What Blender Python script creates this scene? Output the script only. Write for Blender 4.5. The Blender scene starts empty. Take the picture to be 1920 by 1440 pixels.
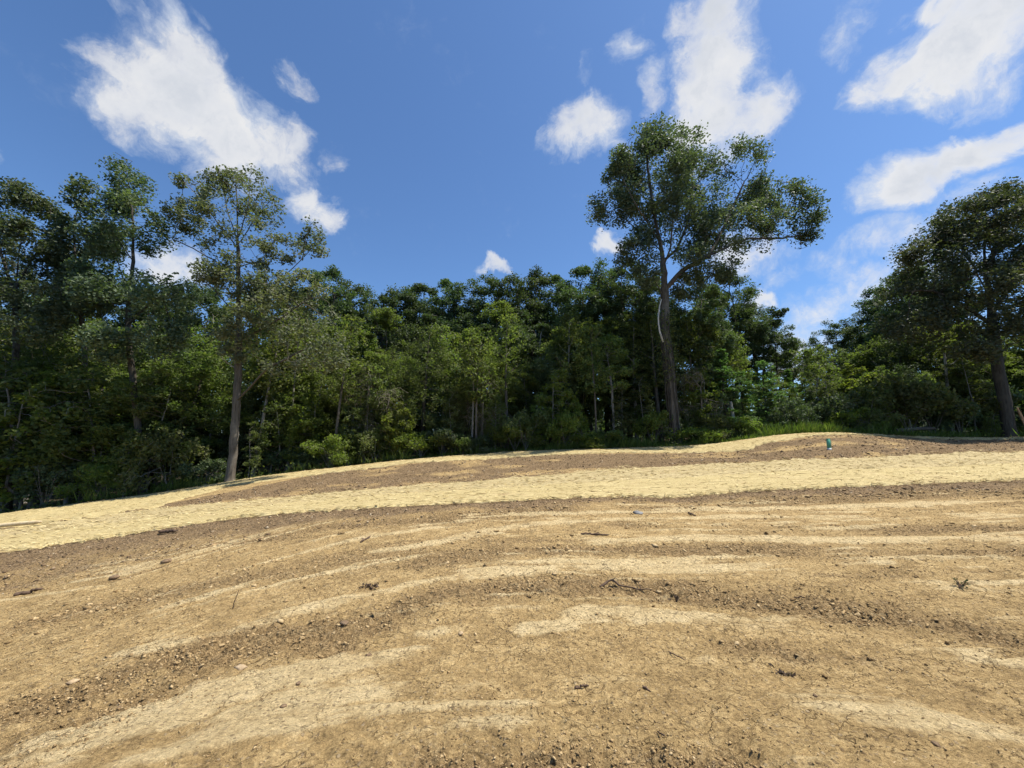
import bpy, math, random
import numpy as np
from mathutils import Matrix, Vector

# ---------------------------------------------------------------- camera, sky, sun, exposure
scene = bpy.context.scene
col = scene.collection
cam_data = bpy.data.cameras.new('camera')
cam_data.sensor_width = 36.0
cam_data.lens = 14.25
cam_data.clip_start = 0.05
cam_data.clip_end = 6000
cam = bpy.data.objects.new('camera', cam_data)
col.objects.link(cam)
cam.location = (0, 0, 1.65)
cam.rotation_euler = (math.radians(98.5), 0, 0)
scene.camera = cam

SUN_EL, SUN_AZ = 64.0, 88.0          # azimuth from +Y (away from the camera) towards +X
SUN_STRENGTH, SKY_STRENGTH, CLOUD = 5.0, 0.100, 0.57
scene.view_settings.view_transform = 'Standard'
scene.view_settings.look = 'None'
scene.view_settings.exposure = 0.6
scene.view_settings.gamma = 1.0
scene.view_settings.use_curve_mapping = False
scene.cycles.max_bounces = 4
scene.cycles.diffuse_bounces = 3
scene.cycles.glossy_bounces = 2
scene.cycles.transmission_bounces = 2
scene.cycles.caustics_reflective = False
scene.cycles.caustics_refractive = False
scene.cycles.use_denoising = True
scene.cycles.adaptive_threshold = 0.025

sun_data = bpy.data.lights.new('sun', 'SUN')
sun_data.energy = SUN_STRENGTH
sun_data.angle = math.radians(0.5)
sun_data.color = (1.0, 0.95, 0.85)
sun = bpy.data.objects.new('sun', sun_data)
col.objects.link(sun)
_e, _a = math.radians(SUN_EL), math.radians(SUN_AZ)
_to = Vector((math.cos(_e) * math.sin(_a), math.cos(_e) * math.cos(_a), math.sin(_e)))
sun.rotation_euler = _to.to_track_quat('Z', 'Y').to_euler()
sun.location = _to * 60

# ---------------------------------------------------------------- measured layout, world metres
CTL = [(-2.91, 2.6, -0.17), (-1.37, 2.45, -0.06), (0.0, 2.35, 0.01), (1.29, 2.3, 0.04), (2.52, 2.25, 0.08), (-5.32, 4.6, -0.63), (-2.37, 4.1, -0.38), (0.0, 3.95, -0.31), (2.26, 3.9, -0.29),
 (4.51, 3.9, -0.29), (-9.0, 7.6, -1.01), (-4.0, 6.7, -0.38), (0.0, 6.6, -0.19), (4.15, 6.9, -0.11), (8.31, 6.9, -0.03), (-13.22, 11.0, -1.12), (-9.41, 11.3, -0.63), (-5.1, 11.8, -0.18),
 (0.0, 12.2, 0.01), (4.59, 12.4, 0.09), (10.66, 13.0, 0.34), (16.65, 13.5, 0.51), (-18.17, 15.0, -1.37), (-13.63, 16.0, -0.79), (-9.92, 16.2, -0.52), (-5.59, 16.8, -0.15), (-1.31, 17.0, 0.17),
 (5.42, 17.5, 0.68), (11.41, 18.0, 0.93), (17.55, 18.3, 1.15), (23.05, 18.5, 1.31), (-14.61, 21.5, -0.49), (-10.29, 22.2, 0.06), (-5.94, 23.0, 0.58), (0.0, 23.5, 0.91), (4.32, 23.8, 1.15),
 (9.76, 23.5, 1.16), (13.03, 22.8, 1.32), (14.06, 23.0, 1.61), (16.95, 23.2, 2.03), (19.21, 23.0, 2.05), (23.68, 23.0, 1.87), (29.4, 23.5, 1.88), (-26.81, 22.0, -1.98), (-23.74, 23.0, -1.58),
 (-20.26, 24.0, -1.12), (-14.8, 25.0, -0.24), (-8.6, 25.6, 0.46), (0.0, 26.2, 1.17), (8.27, 26.5, 1.43), (11.03, 26.5, 1.53), (15.03, 26.2, 1.94), (17.66, 26.0, 2.27), (21.32, 25.5, 2.33),
 (24.62, 25.5, 2.1), (32.31, 25.8, 2.07), (-36.59, 30.0, -3.17), (-25.37, 30.0, -1.5), (-10.76, 32.0, 0.27), (0.0, 33.0, 1.2), (13.75, 33.0, 1.67), (27.6, 33.0, 2.52), (41.35, 33.0, 2.26),
 (-58.87, 48.0, -4.25), (-34.67, 48.0, -1.24), (0.0, 50.0, 1.7), (35.3, 50.0, 3.12), (60.18, 48.0, 2.75), (-14.0, -1.0, -0.75), (-5.0, -1.0, -0.25), (0.0, -1.0, 0.0), (5.0, -1.0, 0.25),
 (14.0, -1.0, 0.75), (-30.0, 5.0, -1.7), (30.0, 5.0, 1.6), (-45.0, 20.0, -2.8), (45.0, 20.0, 2.4), (-70.0, 30.0, -3.5), (70.0, 30.0, 3.0), (-70.0, 50.0, -3.5), (70.0, 50.0, 3.0)]
EDGE_E = [(-14.78, 10.67), (-13.22, 11.0), (-11.32, 11.26), (-9.65, 11.58), (-7.69, 12.13), (-5.13, 11.88), (-2.58, 11.94), (0.0, 12.22), (2.25, 12.57), (3.86, 12.59), (4.56, 12.3), (7.19, 12.77),
 (10.68, 13.01), (16.63, 13.48), (19.4, 13.23)]
EDGE_D = [(-20.24, 14.5), (-18.17, 15.0), (-13.63, 16.0), (-9.92, 16.2), (-5.59, 16.8), (-1.31, 17.0), (5.42, 17.5), (11.41, 18.0), (17.55, 18.3), (23.05, 18.5), (27.53, 18.6)]
EDGE_C = [(-20.81, 14.9), (-18.67, 15.4), (-16.43, 16.0), (-14.25, 16.6), (-14.79, 19.0), (-14.61, 21.5), (-10.29, 22.2), (-5.94, 23.0), (0.0, 23.5), (4.32, 23.8), (9.76, 23.5), (13.03, 22.8), (14.25, 23.3),
 (17.53, 24.0), (19.43, 24.4), (21.82, 24.6), (25.76, 24.7), (30.28, 24.2), (35.95, 24.2)]
EDGE_B = [(-30.18, 21.5), (-26.81, 22.0), (-23.74, 23.0), (-20.26, 24.0), (-17.67, 24.6), (-14.8, 25.0), (-11.75, 25.3), (-8.6, 25.6), (-4.36, 25.9), (0.0, 26.2), (4.8, 26.4), (8.27, 26.5), (11.03, 26.5),
 (15.03, 26.2), (17.66, 26.0), (21.32, 25.5), (24.52, 25.4), (27.94, 25.5), (32.31, 25.8), (38.37, 25.8)]
LIGHT_BANDS = [([(-3.73, 8.04), (-2.89, 8.81), (0.0, 10.25), (4.63, 10.72), (13.0, 10.62)], 0.22, 0.9), ([(-2.48, 7.62), (-1.34, 8.21), (0.47, 9.23), (4.22, 9.78), (11.11, 9.12)], 0.18, 0.9),
 ([(1.41, 8.0), (3.42, 8.0), (8.99, 7.44)], 0.2, 0.9), ([(3.35, 6.87), (5.83, 6.76), (7.83, 6.53)], 0.13, 0.6), ([(-3.01, 5.03), (-2.44, 5.5), (-1.74, 5.87), (-0.79, 6.35)], 0.12, 0.6),
 ([(-0.63, 6.38), (0.33, 6.57), (1.59, 6.7), (2.83, 6.67), (5.51, 6.68)], 0.26, 1.0), ([(-4.0, 4.65), (-3.49, 4.93), (-3.01, 5.13), (-2.3, 5.49)], 0.16, 0.7),
 ([(-0.99, 4.52), (-0.48, 4.9), (0.0, 5.06)], 0.12, 0.6), ([(0.23, 4.67), (0.88, 5.09), (1.77, 4.98), (2.66, 4.74), (3.72, 4.43), (4.54, 3.92)], 0.2, 0.85),
 ([(-2.74, 2.73), (-2.63, 2.94), (-2.41, 3.22), (-2.08, 3.61), (-1.58, 3.86), (-1.11, 4.16)], 0.24, 1.1), ([(-1.65, 3.16), (-1.18, 3.2), (-0.59, 3.12), (-0.22, 3.06)], 0.26, 1.0),
 ([(-2.04, 2.65), (-1.74, 2.89), (-1.3, 3.05)], 0.26, 0.9), ([(0.76, 3.36), (1.66, 3.54), (2.42, 3.18), (2.97, 2.68)], 0.3, 0.7), ([(4.74, 5.97), (5.6, 5.73), (6.36, 5.36)], 0.15, 0.35),
 ([(1.06, 2.65), (1.64, 2.58)], 0.24, 0.7)]
ROUGH_BANDS = [([(-3.91, 3.44), (-3.68, 3.8), (-3.44, 4.31), (-2.88, 4.65), (-2.3, 4.72), (-1.53, 4.83), (-0.9, 5.59), (0.0, 5.79), (1.41, 6.0), (2.37, 5.63), (3.47, 5.23), (4.39, 4.85), (5.02, 4.3)], 0.3, 1.0),
 ([(-2.8, 4.28), (-2.19, 4.51), (-1.64, 4.51)], 0.28, 1.3), ([(-1.41, 7.05), (0.0, 7.32), (1.77, 7.42), (4.85, 7.17), (8.31, 6.9)], 0.3, 0.8), ([(2.19, 9.1), (5.91, 8.66), (9.96, 8.21)], 0.25, 0.8),
 ([(-10.07, 8.46), (-7.53, 8.5), (-5.37, 9.27), (-2.02, 9.97), (0.0, 10.64), (4.93, 11.39), (14.78, 12.02)], 0.55, 0.8), ([(-6.29, 5.97), (-5.02, 6.65), (-3.17, 7.05), (-0.59, 7.83)], 0.5, 0.6),
 ([(0.0, 2.46), (0.41, 2.51), (0.96, 2.42)], 0.22, 1.1), ([(-0.39, 2.42), (0.11, 2.41)], 0.25, 0.9), ([(1.98, 4.19), (3.02, 3.91), (3.86, 3.43)], 0.2, 0.8),
 ([(-3.13, 2.79), (-2.99, 3.12), (-2.97, 3.5)], 0.3, 0.7)]
SPOT = {'branch0': (1.19, 5.82),
 'branch1': (1.36, 5.93),
 'branch2': (1.47, 5.79),
 'branch3': (1.84, 5.71),
 'chip0': (0.48, 3.37),
 'chip1': (0.58, 3.4),
 'chip2': (0.99, 3.37),
 'chip3': (1.02, 3.29),
 'clodA': (-7.19, 7.78),
 'clodB': (-3.02, 3.45),
 'clodC': (-1.62, 3.18),
 'clodD': (2.39, 2.56),
 'clodE': (2.15, 3.17),
 'clodF': (-1.71, 3.56),
 'clodG': (-6.73, 8.32),
 'clodH': (-1.87, 4.86),
 'clodI': (-2.43, 3.97),
 'clodJ': (-3.93, 3.98),
 'clodK': (-1.33, 4.09),
 'clodL': (-0.53, 4.56),
 'clodM': (2.25, 11.99),
 'clodN': (3.11, 11.63),
 'clump': (-1.99, 5.96),
 'dark': (2.05, 5.43),
 'edge0': (-9.2, 11.02),
 'edge1': (-8.66, 10.92),
 'litter': (2.22, 3.62),
 'pole0': (-19.35, 15.05),
 'pole1': (-16.77, 14.98),
 'rightstick0': (4.28, 10.2),
 'rightstick1': (4.33, 9.9),
 'rock': (3.08, 10.28),
 'slab0': (-8.62, 7.49),
 'slab1': (-8.35, 7.67),
 'sprig': (5.79, 5.57),
 'stake': (15.69, 20.3),
 'stickA': (1.36, 8.31),
 'stickA2': (1.89, 8.25),
 'twB0': (-2.94, 8.25),
 'twB1': (-2.85, 8.52),
 'twig0': (1.44, 4.04),
 'twig1': (1.51, 3.85),
 'twigC0': (0.89, 2.64),
 'twigC1': (0.87, 2.71),
 'twigD0': (3.59, 5.49),
 'twigD1': (3.67, 5.41),
 'up': (-3.57, 5.55),
 'weed': (-10.74, 13.29)}
HERO = {'EDGE': {'base': (-32.08, 25.5),
          'blobs': [((-2.77, 0.45, 21.24), (1.41, 1.38, 1.22)), ((-0.48, 0.02, 19.97), (1.45, 1.47, 1.34)), ((-0.34, 1.14, 19.84), (1.21, 1.36, 1.39)), ((0.39, -0.95, 17.14), (2.07, 1.9, 1.56)),
                    ((0.74, 1.06, 18.39), (0.97, 1.23, 1.36)), ((0.26, 0.75, 16.67), (1.65, 1.52, 1.25)), ((-4.31, 0.5, 19.27), (1.84, 2.01, 2.0)), ((-4.66, 1.46, 16.61), (2.25, 2.23, 2.0)),
                    ((-0.08, -0.73, 21.24), (0.5, 0.51, 0.47)), ((-0.43, -1.42, 20.95), (0.48, 0.45, 0.38)), ((0.43, 0.0, 14.45), (2.46, 2.07, 1.49)), ((-0.16, -1.0, 12.99), (2.02, 1.89, 1.59)),
                    ((3.48, -1.0, 13.34), (1.51, 1.54, 1.42)), ((2.12, -1.5, 11.12), (1.95, 1.74, 1.35))],
          'limbs': [[(-0.69, 0.0, 14.45), (-0.29, 0.5, 17.32), (0.54, 0.5, 18.88)], [(-0.49, 0.0, 13.71), (-1.5, -0.5, 16.82), (-2.91, -0.5, 18.69)]],
          'trunk': [(1.51, 0.0, 0.5), (0.82, 0.0, 5.35), (0.09, 0.0, 10.48), (-0.69, 0.0, 14.45), (-0.88, 0.0, 17.83), (-1.04, 0.0, 19.76)]},
 'FORK': {'base': (-27.89, 26.5),
          'blobs': [((-1.59, -1.05, 20.54), (0.87, 1.0, 1.03)), ((-1.08, -1.13, 21.28), (0.58, 0.6, 0.56)), ((-1.44, -0.54, 18.48), (1.39, 1.52, 1.51)), ((-3.46, 0.53, 17.06), (1.44, 1.48, 1.37)),
                    ((-1.02, 0.33, 17.17), (0.98, 1.23, 1.37)), ((-1.49, 1.14, 18.82), (0.7, 0.9, 1.0)), ((-3.14, -0.57, 17.88), (0.95, 1.08, 1.1)), ((-1.77, 0.0, 14.66), (1.65, 1.68, 1.55)),
                    ((0.92, -1.0, 13.15), (1.4, 1.41, 1.29)), ((-1.35, -1.0, 12.05), (1.39, 1.4, 1.27))],
          'limbs': [[(-1.59, 0.0, 13.52), (-1.54, 0.3, 16.36), (-1.29, 0.4, 18.01)], [(-1.4, 0.0, 12.76), (-2.71, -0.4, 15.26), (-3.33, -0.5, 16.36)]],
          'trunk': [(1.25, 0.0, 0.18), (0.33, 0.0, 4.82), (-0.72, 0.0, 9.79), (-1.59, 0.0, 13.52), (-2.25, 0.0, 15.83), (-2.78, 0.0, 18.19), (-2.84, 0.0, 20.21)]},
 'OAK': {'base': (11.68, 28.2),
         'blobs': [((-1.39, -1.0, 19.96), (3.14, 3.49, 3.51)), ((0.07, 2.0, 21.68), (3.26, 3.88, 4.13)), ((-1.4, 0.0, 24.33), (0.91, 1.02, 1.02)), ((2.16, 0.0, 23.04), (0.99, 1.1, 1.1)),
                   ((1.49, 1.0, 23.06), (1.91, 1.87, 1.66)), ((-4.05, 0.0, 17.83), (1.69, 2.04, 2.2)), ((-2.98, 0.0, 19.36), (1.62, 2.26, 2.68)), ((-5.04, 0.0, 18.05), (0.72, 0.89, 0.96)),
                   ((-0.11, 0.0, 16.32), (3.39, 2.8, 1.95)), ((-2.94, -1.0, 13.37), (1.6, 1.56, 1.38)), ((5.68, 0.0, 19.81), (2.51, 2.73, 2.69)), ((8.0, 0.0, 17.83), (2.61, 2.52, 2.2)),
                   ((10.3, 0.0, 16.75), (1.44, 1.71, 1.82)), ((9.7, 0.0, 14.83), (0.63, 0.73, 0.76)), ((11.02, 0.0, 17.83), (0.72, 0.95, 1.09)), ((5.03, -1.0, 15.54), (3.46, 2.51, 1.33)),
                   ((2.57, -1.0, 13.29), (2.66, 2.29, 1.71)), ((2.99, 1.0, 20.05), (1.89, 2.69, 3.25)), ((2.77, 0.0, 12.12), (2.15, 1.6, 0.91)), ((2.36, 2.0, 16.56), (2.13, 2.08, 1.84)),
                   ((7.54, 0.0, 21.59), (1.02, 1.13, 1.13)), ((4.7, 1.5, 17.19), (2.94, 2.74, 2.28)), ((6.99, -0.5, 14.57), (1.17, 1.05, 0.83)), ((-2.19, -1.0, 11.5), (1.35, 1.17, 0.87)),
                   ((1.58, 0.5, 11.51), (1.78, 1.46, 1.0))],
         'limbs': [[(-0.56, 0.0, 11.1), (0.43, -0.5, 12.31), (2.38, -1.0, 13.37), (5.15, -1.0, 14.63), (8.19, -0.5, 14.94), (10.16, 0.0, 15.47)],
                   [(-0.56, 0.0, 13.36), (0.7, 0.5, 14.54), (1.62, 0.8, 16.34), (2.51, 1.0, 19.14)], [(-0.54, 0.0, 12.95), (-0.15, -0.6, 14.23), (-0.01, -1.0, 16.57), (0.47, -1.0, 19.53)],
                   [(-0.63, 0.0, 14.2), (-1.67, 0.8, 15.9), (-3.33, 1.2, 17.91)], [(2.38, -1.0, 13.37), (4.74, 0.0, 17.18), (6.15, 0.3, 20.02)],
                   [(-0.6, 0.0, 10.49), (-1.79, -0.8, 12.18), (-2.94, -1.0, 13.29)], [(-0.67, 0.0, 14.83), (-3.02, -1.8, 16.9), (-3.77, -2.0, 18.4)]],
         'trunk': [(-0.31, 0.0, -0.15), (-0.43, 0.0, 2.72), (-0.54, 0.0, 5.37), (-0.69, 0.0, 8.1), (-0.6, 0.0, 10.49), (-0.52, 0.0, 12.54), (-0.63, 0.0, 14.2), (-1.03, 0.0, 17.18), (-1.29, 0.0, 20.7),
                   (-1.36, 0.0, 23.41)]},
 'PALE': {'base': (-17.41, 24.6),
          'blobs': [((-0.17, -1.03, 18.48), (1.86, 1.6, 1.19)), ((-3.71, 0.57, 19.58), (1.52, 1.34, 1.03)), ((-5.15, 1.29, 17.68), (1.25, 1.28, 1.19)), ((0.62, 1.1, 18.15), (1.17, 1.36, 1.43)),
                    ((-0.53, -0.71, 16.49), (2.03, 1.76, 1.32)), ((1.5, -0.98, 14.72), (1.66, 1.36, 0.92)), ((3.11, -0.55, 14.41), (0.94, 0.99, 0.94)), ((3.81, 0.38, 15.44), (0.91, 0.95, 0.9)),
                    ((4.95, -0.05, 15.03), (0.55, 0.71, 0.81)), ((-4.8, 0.48, 15.86), (0.71, 0.77, 0.76)), ((4.41, -1.0, 11.59), (1.63, 1.57, 1.37)), ((2.28, -1.5, 9.91), (1.58, 1.52, 1.32)),
                    ((6.62, -2.0, 7.38), (1.46, 1.32, 1.06)), ((4.08, -2.0, 6.91), (1.36, 1.17, 0.87)), ((-0.89, -1.0, 12.45), (1.47, 1.39, 1.18)), ((4.9, -1.5, 8.61), (1.56, 1.43, 1.17)),
                    ((-1.72, -0.7, 15.05), (1.01, 1.0, 0.9)), ((-0.92, 1.14, 20.58), (1.3, 1.15, 0.9)), ((0.6, -0.8, 12.53), (1.65, 1.6, 1.4)), ((2.44, -1.0, 11.76), (1.46, 1.4, 1.2)),
                    ((0.83, -1.0, 8.42), (1.28, 1.36, 1.32)), ((6.52, -1.0, 9.07), (0.96, 1.2, 1.33)), ((3.85, -1.5, 9.91), (1.89, 1.77, 1.49))],
          'limbs': [[(-0.06, 0.0, 12.52), (-1.84, 0.3, 14.1), (-4.05, 0.5, 15.31), (-5.09, 0.5, 15.76)], [(-0.13, 0.0, 13.6), (1.33, -0.3, 13.82), (2.62, -0.5, 13.9)],
                    [(-0.3, 0.0, 14.87), (-1.33, -0.5, 16.25), (-2.67, -0.8, 18.08), (-3.63, -0.8, 19.01)], [(-0.28, 0.0, 15.05), (0.33, 0.5, 17.4), (1.16, 0.8, 18.95)],
                    [(-0.35, 0.0, 15.42), (0.65, -0.8, 17.16), (0.79, -1.0, 18.87)], [(-0.33, 0.0, 15.24), (-1.92, 0.8, 18.16), (-2.67, 1.0, 20.48)],
                    [(0.51, 0.0, 4.84), (1.43, -0.5, 5.43), (3.01, -1.2, 6.69), (5.14, -1.8, 7.58)], [(0.17, 0.0, 10.92), (2.64, -0.3, 12.39), (3.96, 0.0, 14.14), (4.81, 0.2, 15.45)],
                    [(3.96, 0.0, 14.14), (4.08, 0.0, 15.79), (4.27, 0.0, 16.54)], [(0.39, 0.0, 8.68), (3.27, -1.0, 9.74), (5.1, -1.0, 11.08)],
                    [(0.25, 0.0, 10.05), (-0.81, -1.0, 11.76), (-1.71, -1.2, 12.36)]],
          'trunk': [(0.68, 0.0, 0.08), (0.72, 0.0, 1.79), (0.63, 0.0, 4.67), (0.49, 0.0, 7.32), (0.25, 0.0, 10.05), (-0.06, 0.0, 12.88), (-0.39, 0.0, 15.79), (-0.68, 0.0, 18.04),
                    (-0.95, 0.0, 19.96)]},
 'RIGHT': {'base': (32.99, 26.5),
           'blobs': [((-1.3, -1.0, 14.09), (2.7, 2.44, 1.95)), ((-0.56, 1.0, 15.23), (2.52, 2.25, 1.77)), ((2.41, 0.0, 15.88), (2.45, 2.32, 1.97)), ((-4.12, -1.0, 12.18), (2.32, 2.06, 1.6)),
                     ((1.12, 0.0, 17.1), (1.59, 1.31, 0.91)), ((-4.39, 0.0, 10.73), (2.13, 1.85, 1.4)), ((-3.53, -2.0, 9.71), (2.88, 2.3, 1.51)), ((1.02, -1.0, 11.99), (2.14, 2.12, 1.91)),
                     ((-6.05, 0.0, 9.39), (1.75, 1.56, 1.22)), ((-4.38, -1.0, 8.29), (2.44, 1.86, 1.09)), ((-2.21, -2.0, 7.6), (2.01, 1.53, 0.91)), ((4.77, 0.0, 14.46), (2.99, 3.28, 3.26)),
                     ((3.78, 0.0, 9.39), (2.91, 2.74, 2.31)), ((2.79, 0.0, 17.93), (0.95, 0.76, 0.5)), ((-3.74, 1.0, 13.38), (1.35, 1.46, 1.44)), ((-4.01, -1.0, 6.32), (2.07, 1.61, 1.0)),
                     ((-6.63, -1.0, 7.21), (1.73, 1.48, 1.08)), ((-3.6, -2.0, 5.37), (1.32, 1.09, 0.75)), ((-1.63, -2.0, 6.22), (1.49, 1.23, 0.86)), ((-6.99, 0.0, 7.88), (1.26, 1.26, 1.13))],
           'limbs': [[(-0.3, 0.0, 9.39), (-1.71, -0.5, 11.47), (-3.02, -0.8, 13.24)], [(-0.43, 0.0, 8.26), (2.09, 0.3, 11.05), (4.41, 0.5, 13.12)],
                     [(-0.48, 0.0, 7.51), (-3.07, -0.8, 8.54), (-5.45, -1.2, 9.49), (-7.19, -1.2, 9.49)], [(-0.26, 0.0, 11.31), (2.37, 0.8, 14.5), (3.79, 1.0, 16.7)],
                     [(-0.28, 0.0, 10.15), (-0.88, -1.0, 12.37), (-2.11, -1.5, 14.76)]],
           'trunk': [(-0.72, 0.0, 0.24), (-0.6, 0.0, 2.08), (-0.67, 0.0, 4.22), (-0.64, 0.0, 6.4), (-0.43, 0.0, 8.26), (-0.32, 0.0, 10.54), (-0.17, 0.0, 12.87), (0.43, 0.0, 15.27)]},
 'TALL': {'base': (-23.48, 25.4),
          'blobs': [((-2.3, -1.05, 20.77), (1.05, 1.29, 1.4)), ((-2.94, 0.59, 20.53), (1.49, 1.42, 1.22)), ((-3.13, 1.44, 22.36), (0.54, 0.69, 0.77)), ((-1.36, -0.94, 18.0), (1.67, 1.59, 1.36)),
                    ((-1.33, 0.41, 16.86), (1.23, 1.3, 1.25)), ((-4.29, 0.48, 19.06), (1.1, 1.34, 1.44)), ((-1.78, -1.46, 21.51), (0.69, 0.61, 0.46)), ((-2.58, -1.47, 15.86), (1.01, 1.33, 1.52)),
                    ((-1.26, 0.71, 18.21), (0.81, 0.89, 0.88)), ((-1.9, -0.66, 16.29), (1.18, 1.09, 0.9)), ((1.81, -1.5, 11.99), (1.97, 1.76, 1.38)), ((-2.05, -1.0, 12.53), (1.68, 1.72, 1.6)),
                    ((-1.05, 0.0, 13.28), (1.58, 1.41, 1.11)), ((-4.31, 0.0, 14.02), (1.23, 1.43, 1.49)), ((2.16, -1.5, 9.29), (1.62, 1.55, 1.34)), ((-0.86, -1.5, 8.96), (1.61, 1.55, 1.33))],
          'limbs': [[(-1.54, 0.0, 12.55), (-3.36, 0.5, 15.75), (-4.8, 0.8, 17.86)], [(-1.76, 0.0, 15.89), (-0.36, -0.5, 16.75), (0.38, -0.6, 17.07)],
                    [(-1.65, 0.0, 15.13), (-2.33, -0.8, 16.59), (-3.2, -1.0, 17.96)], [(-2.24, 0.0, 18.57), (-2.01, 0.4, 20.41)], [(-1.39, 0.0, 10.74), (1.02, -1.0, 12.18), (2.56, -1.3, 12.58)]],
          'trunk': [(1.01, 0.0, 0.11), (0.52, 0.0, 2.25), (0.08, 0.0, 4.54), (-0.52, 0.0, 6.9), (-1.04, 0.0, 8.98), (-1.44, 0.0, 11.1), (-1.64, 0.0, 13.28), (-1.65, 0.0, 15.13), (-1.97, 0.0, 17.41),
                    (-2.56, 0.0, 20.14), (-3.17, 0.0, 22.14)]}}
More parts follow.
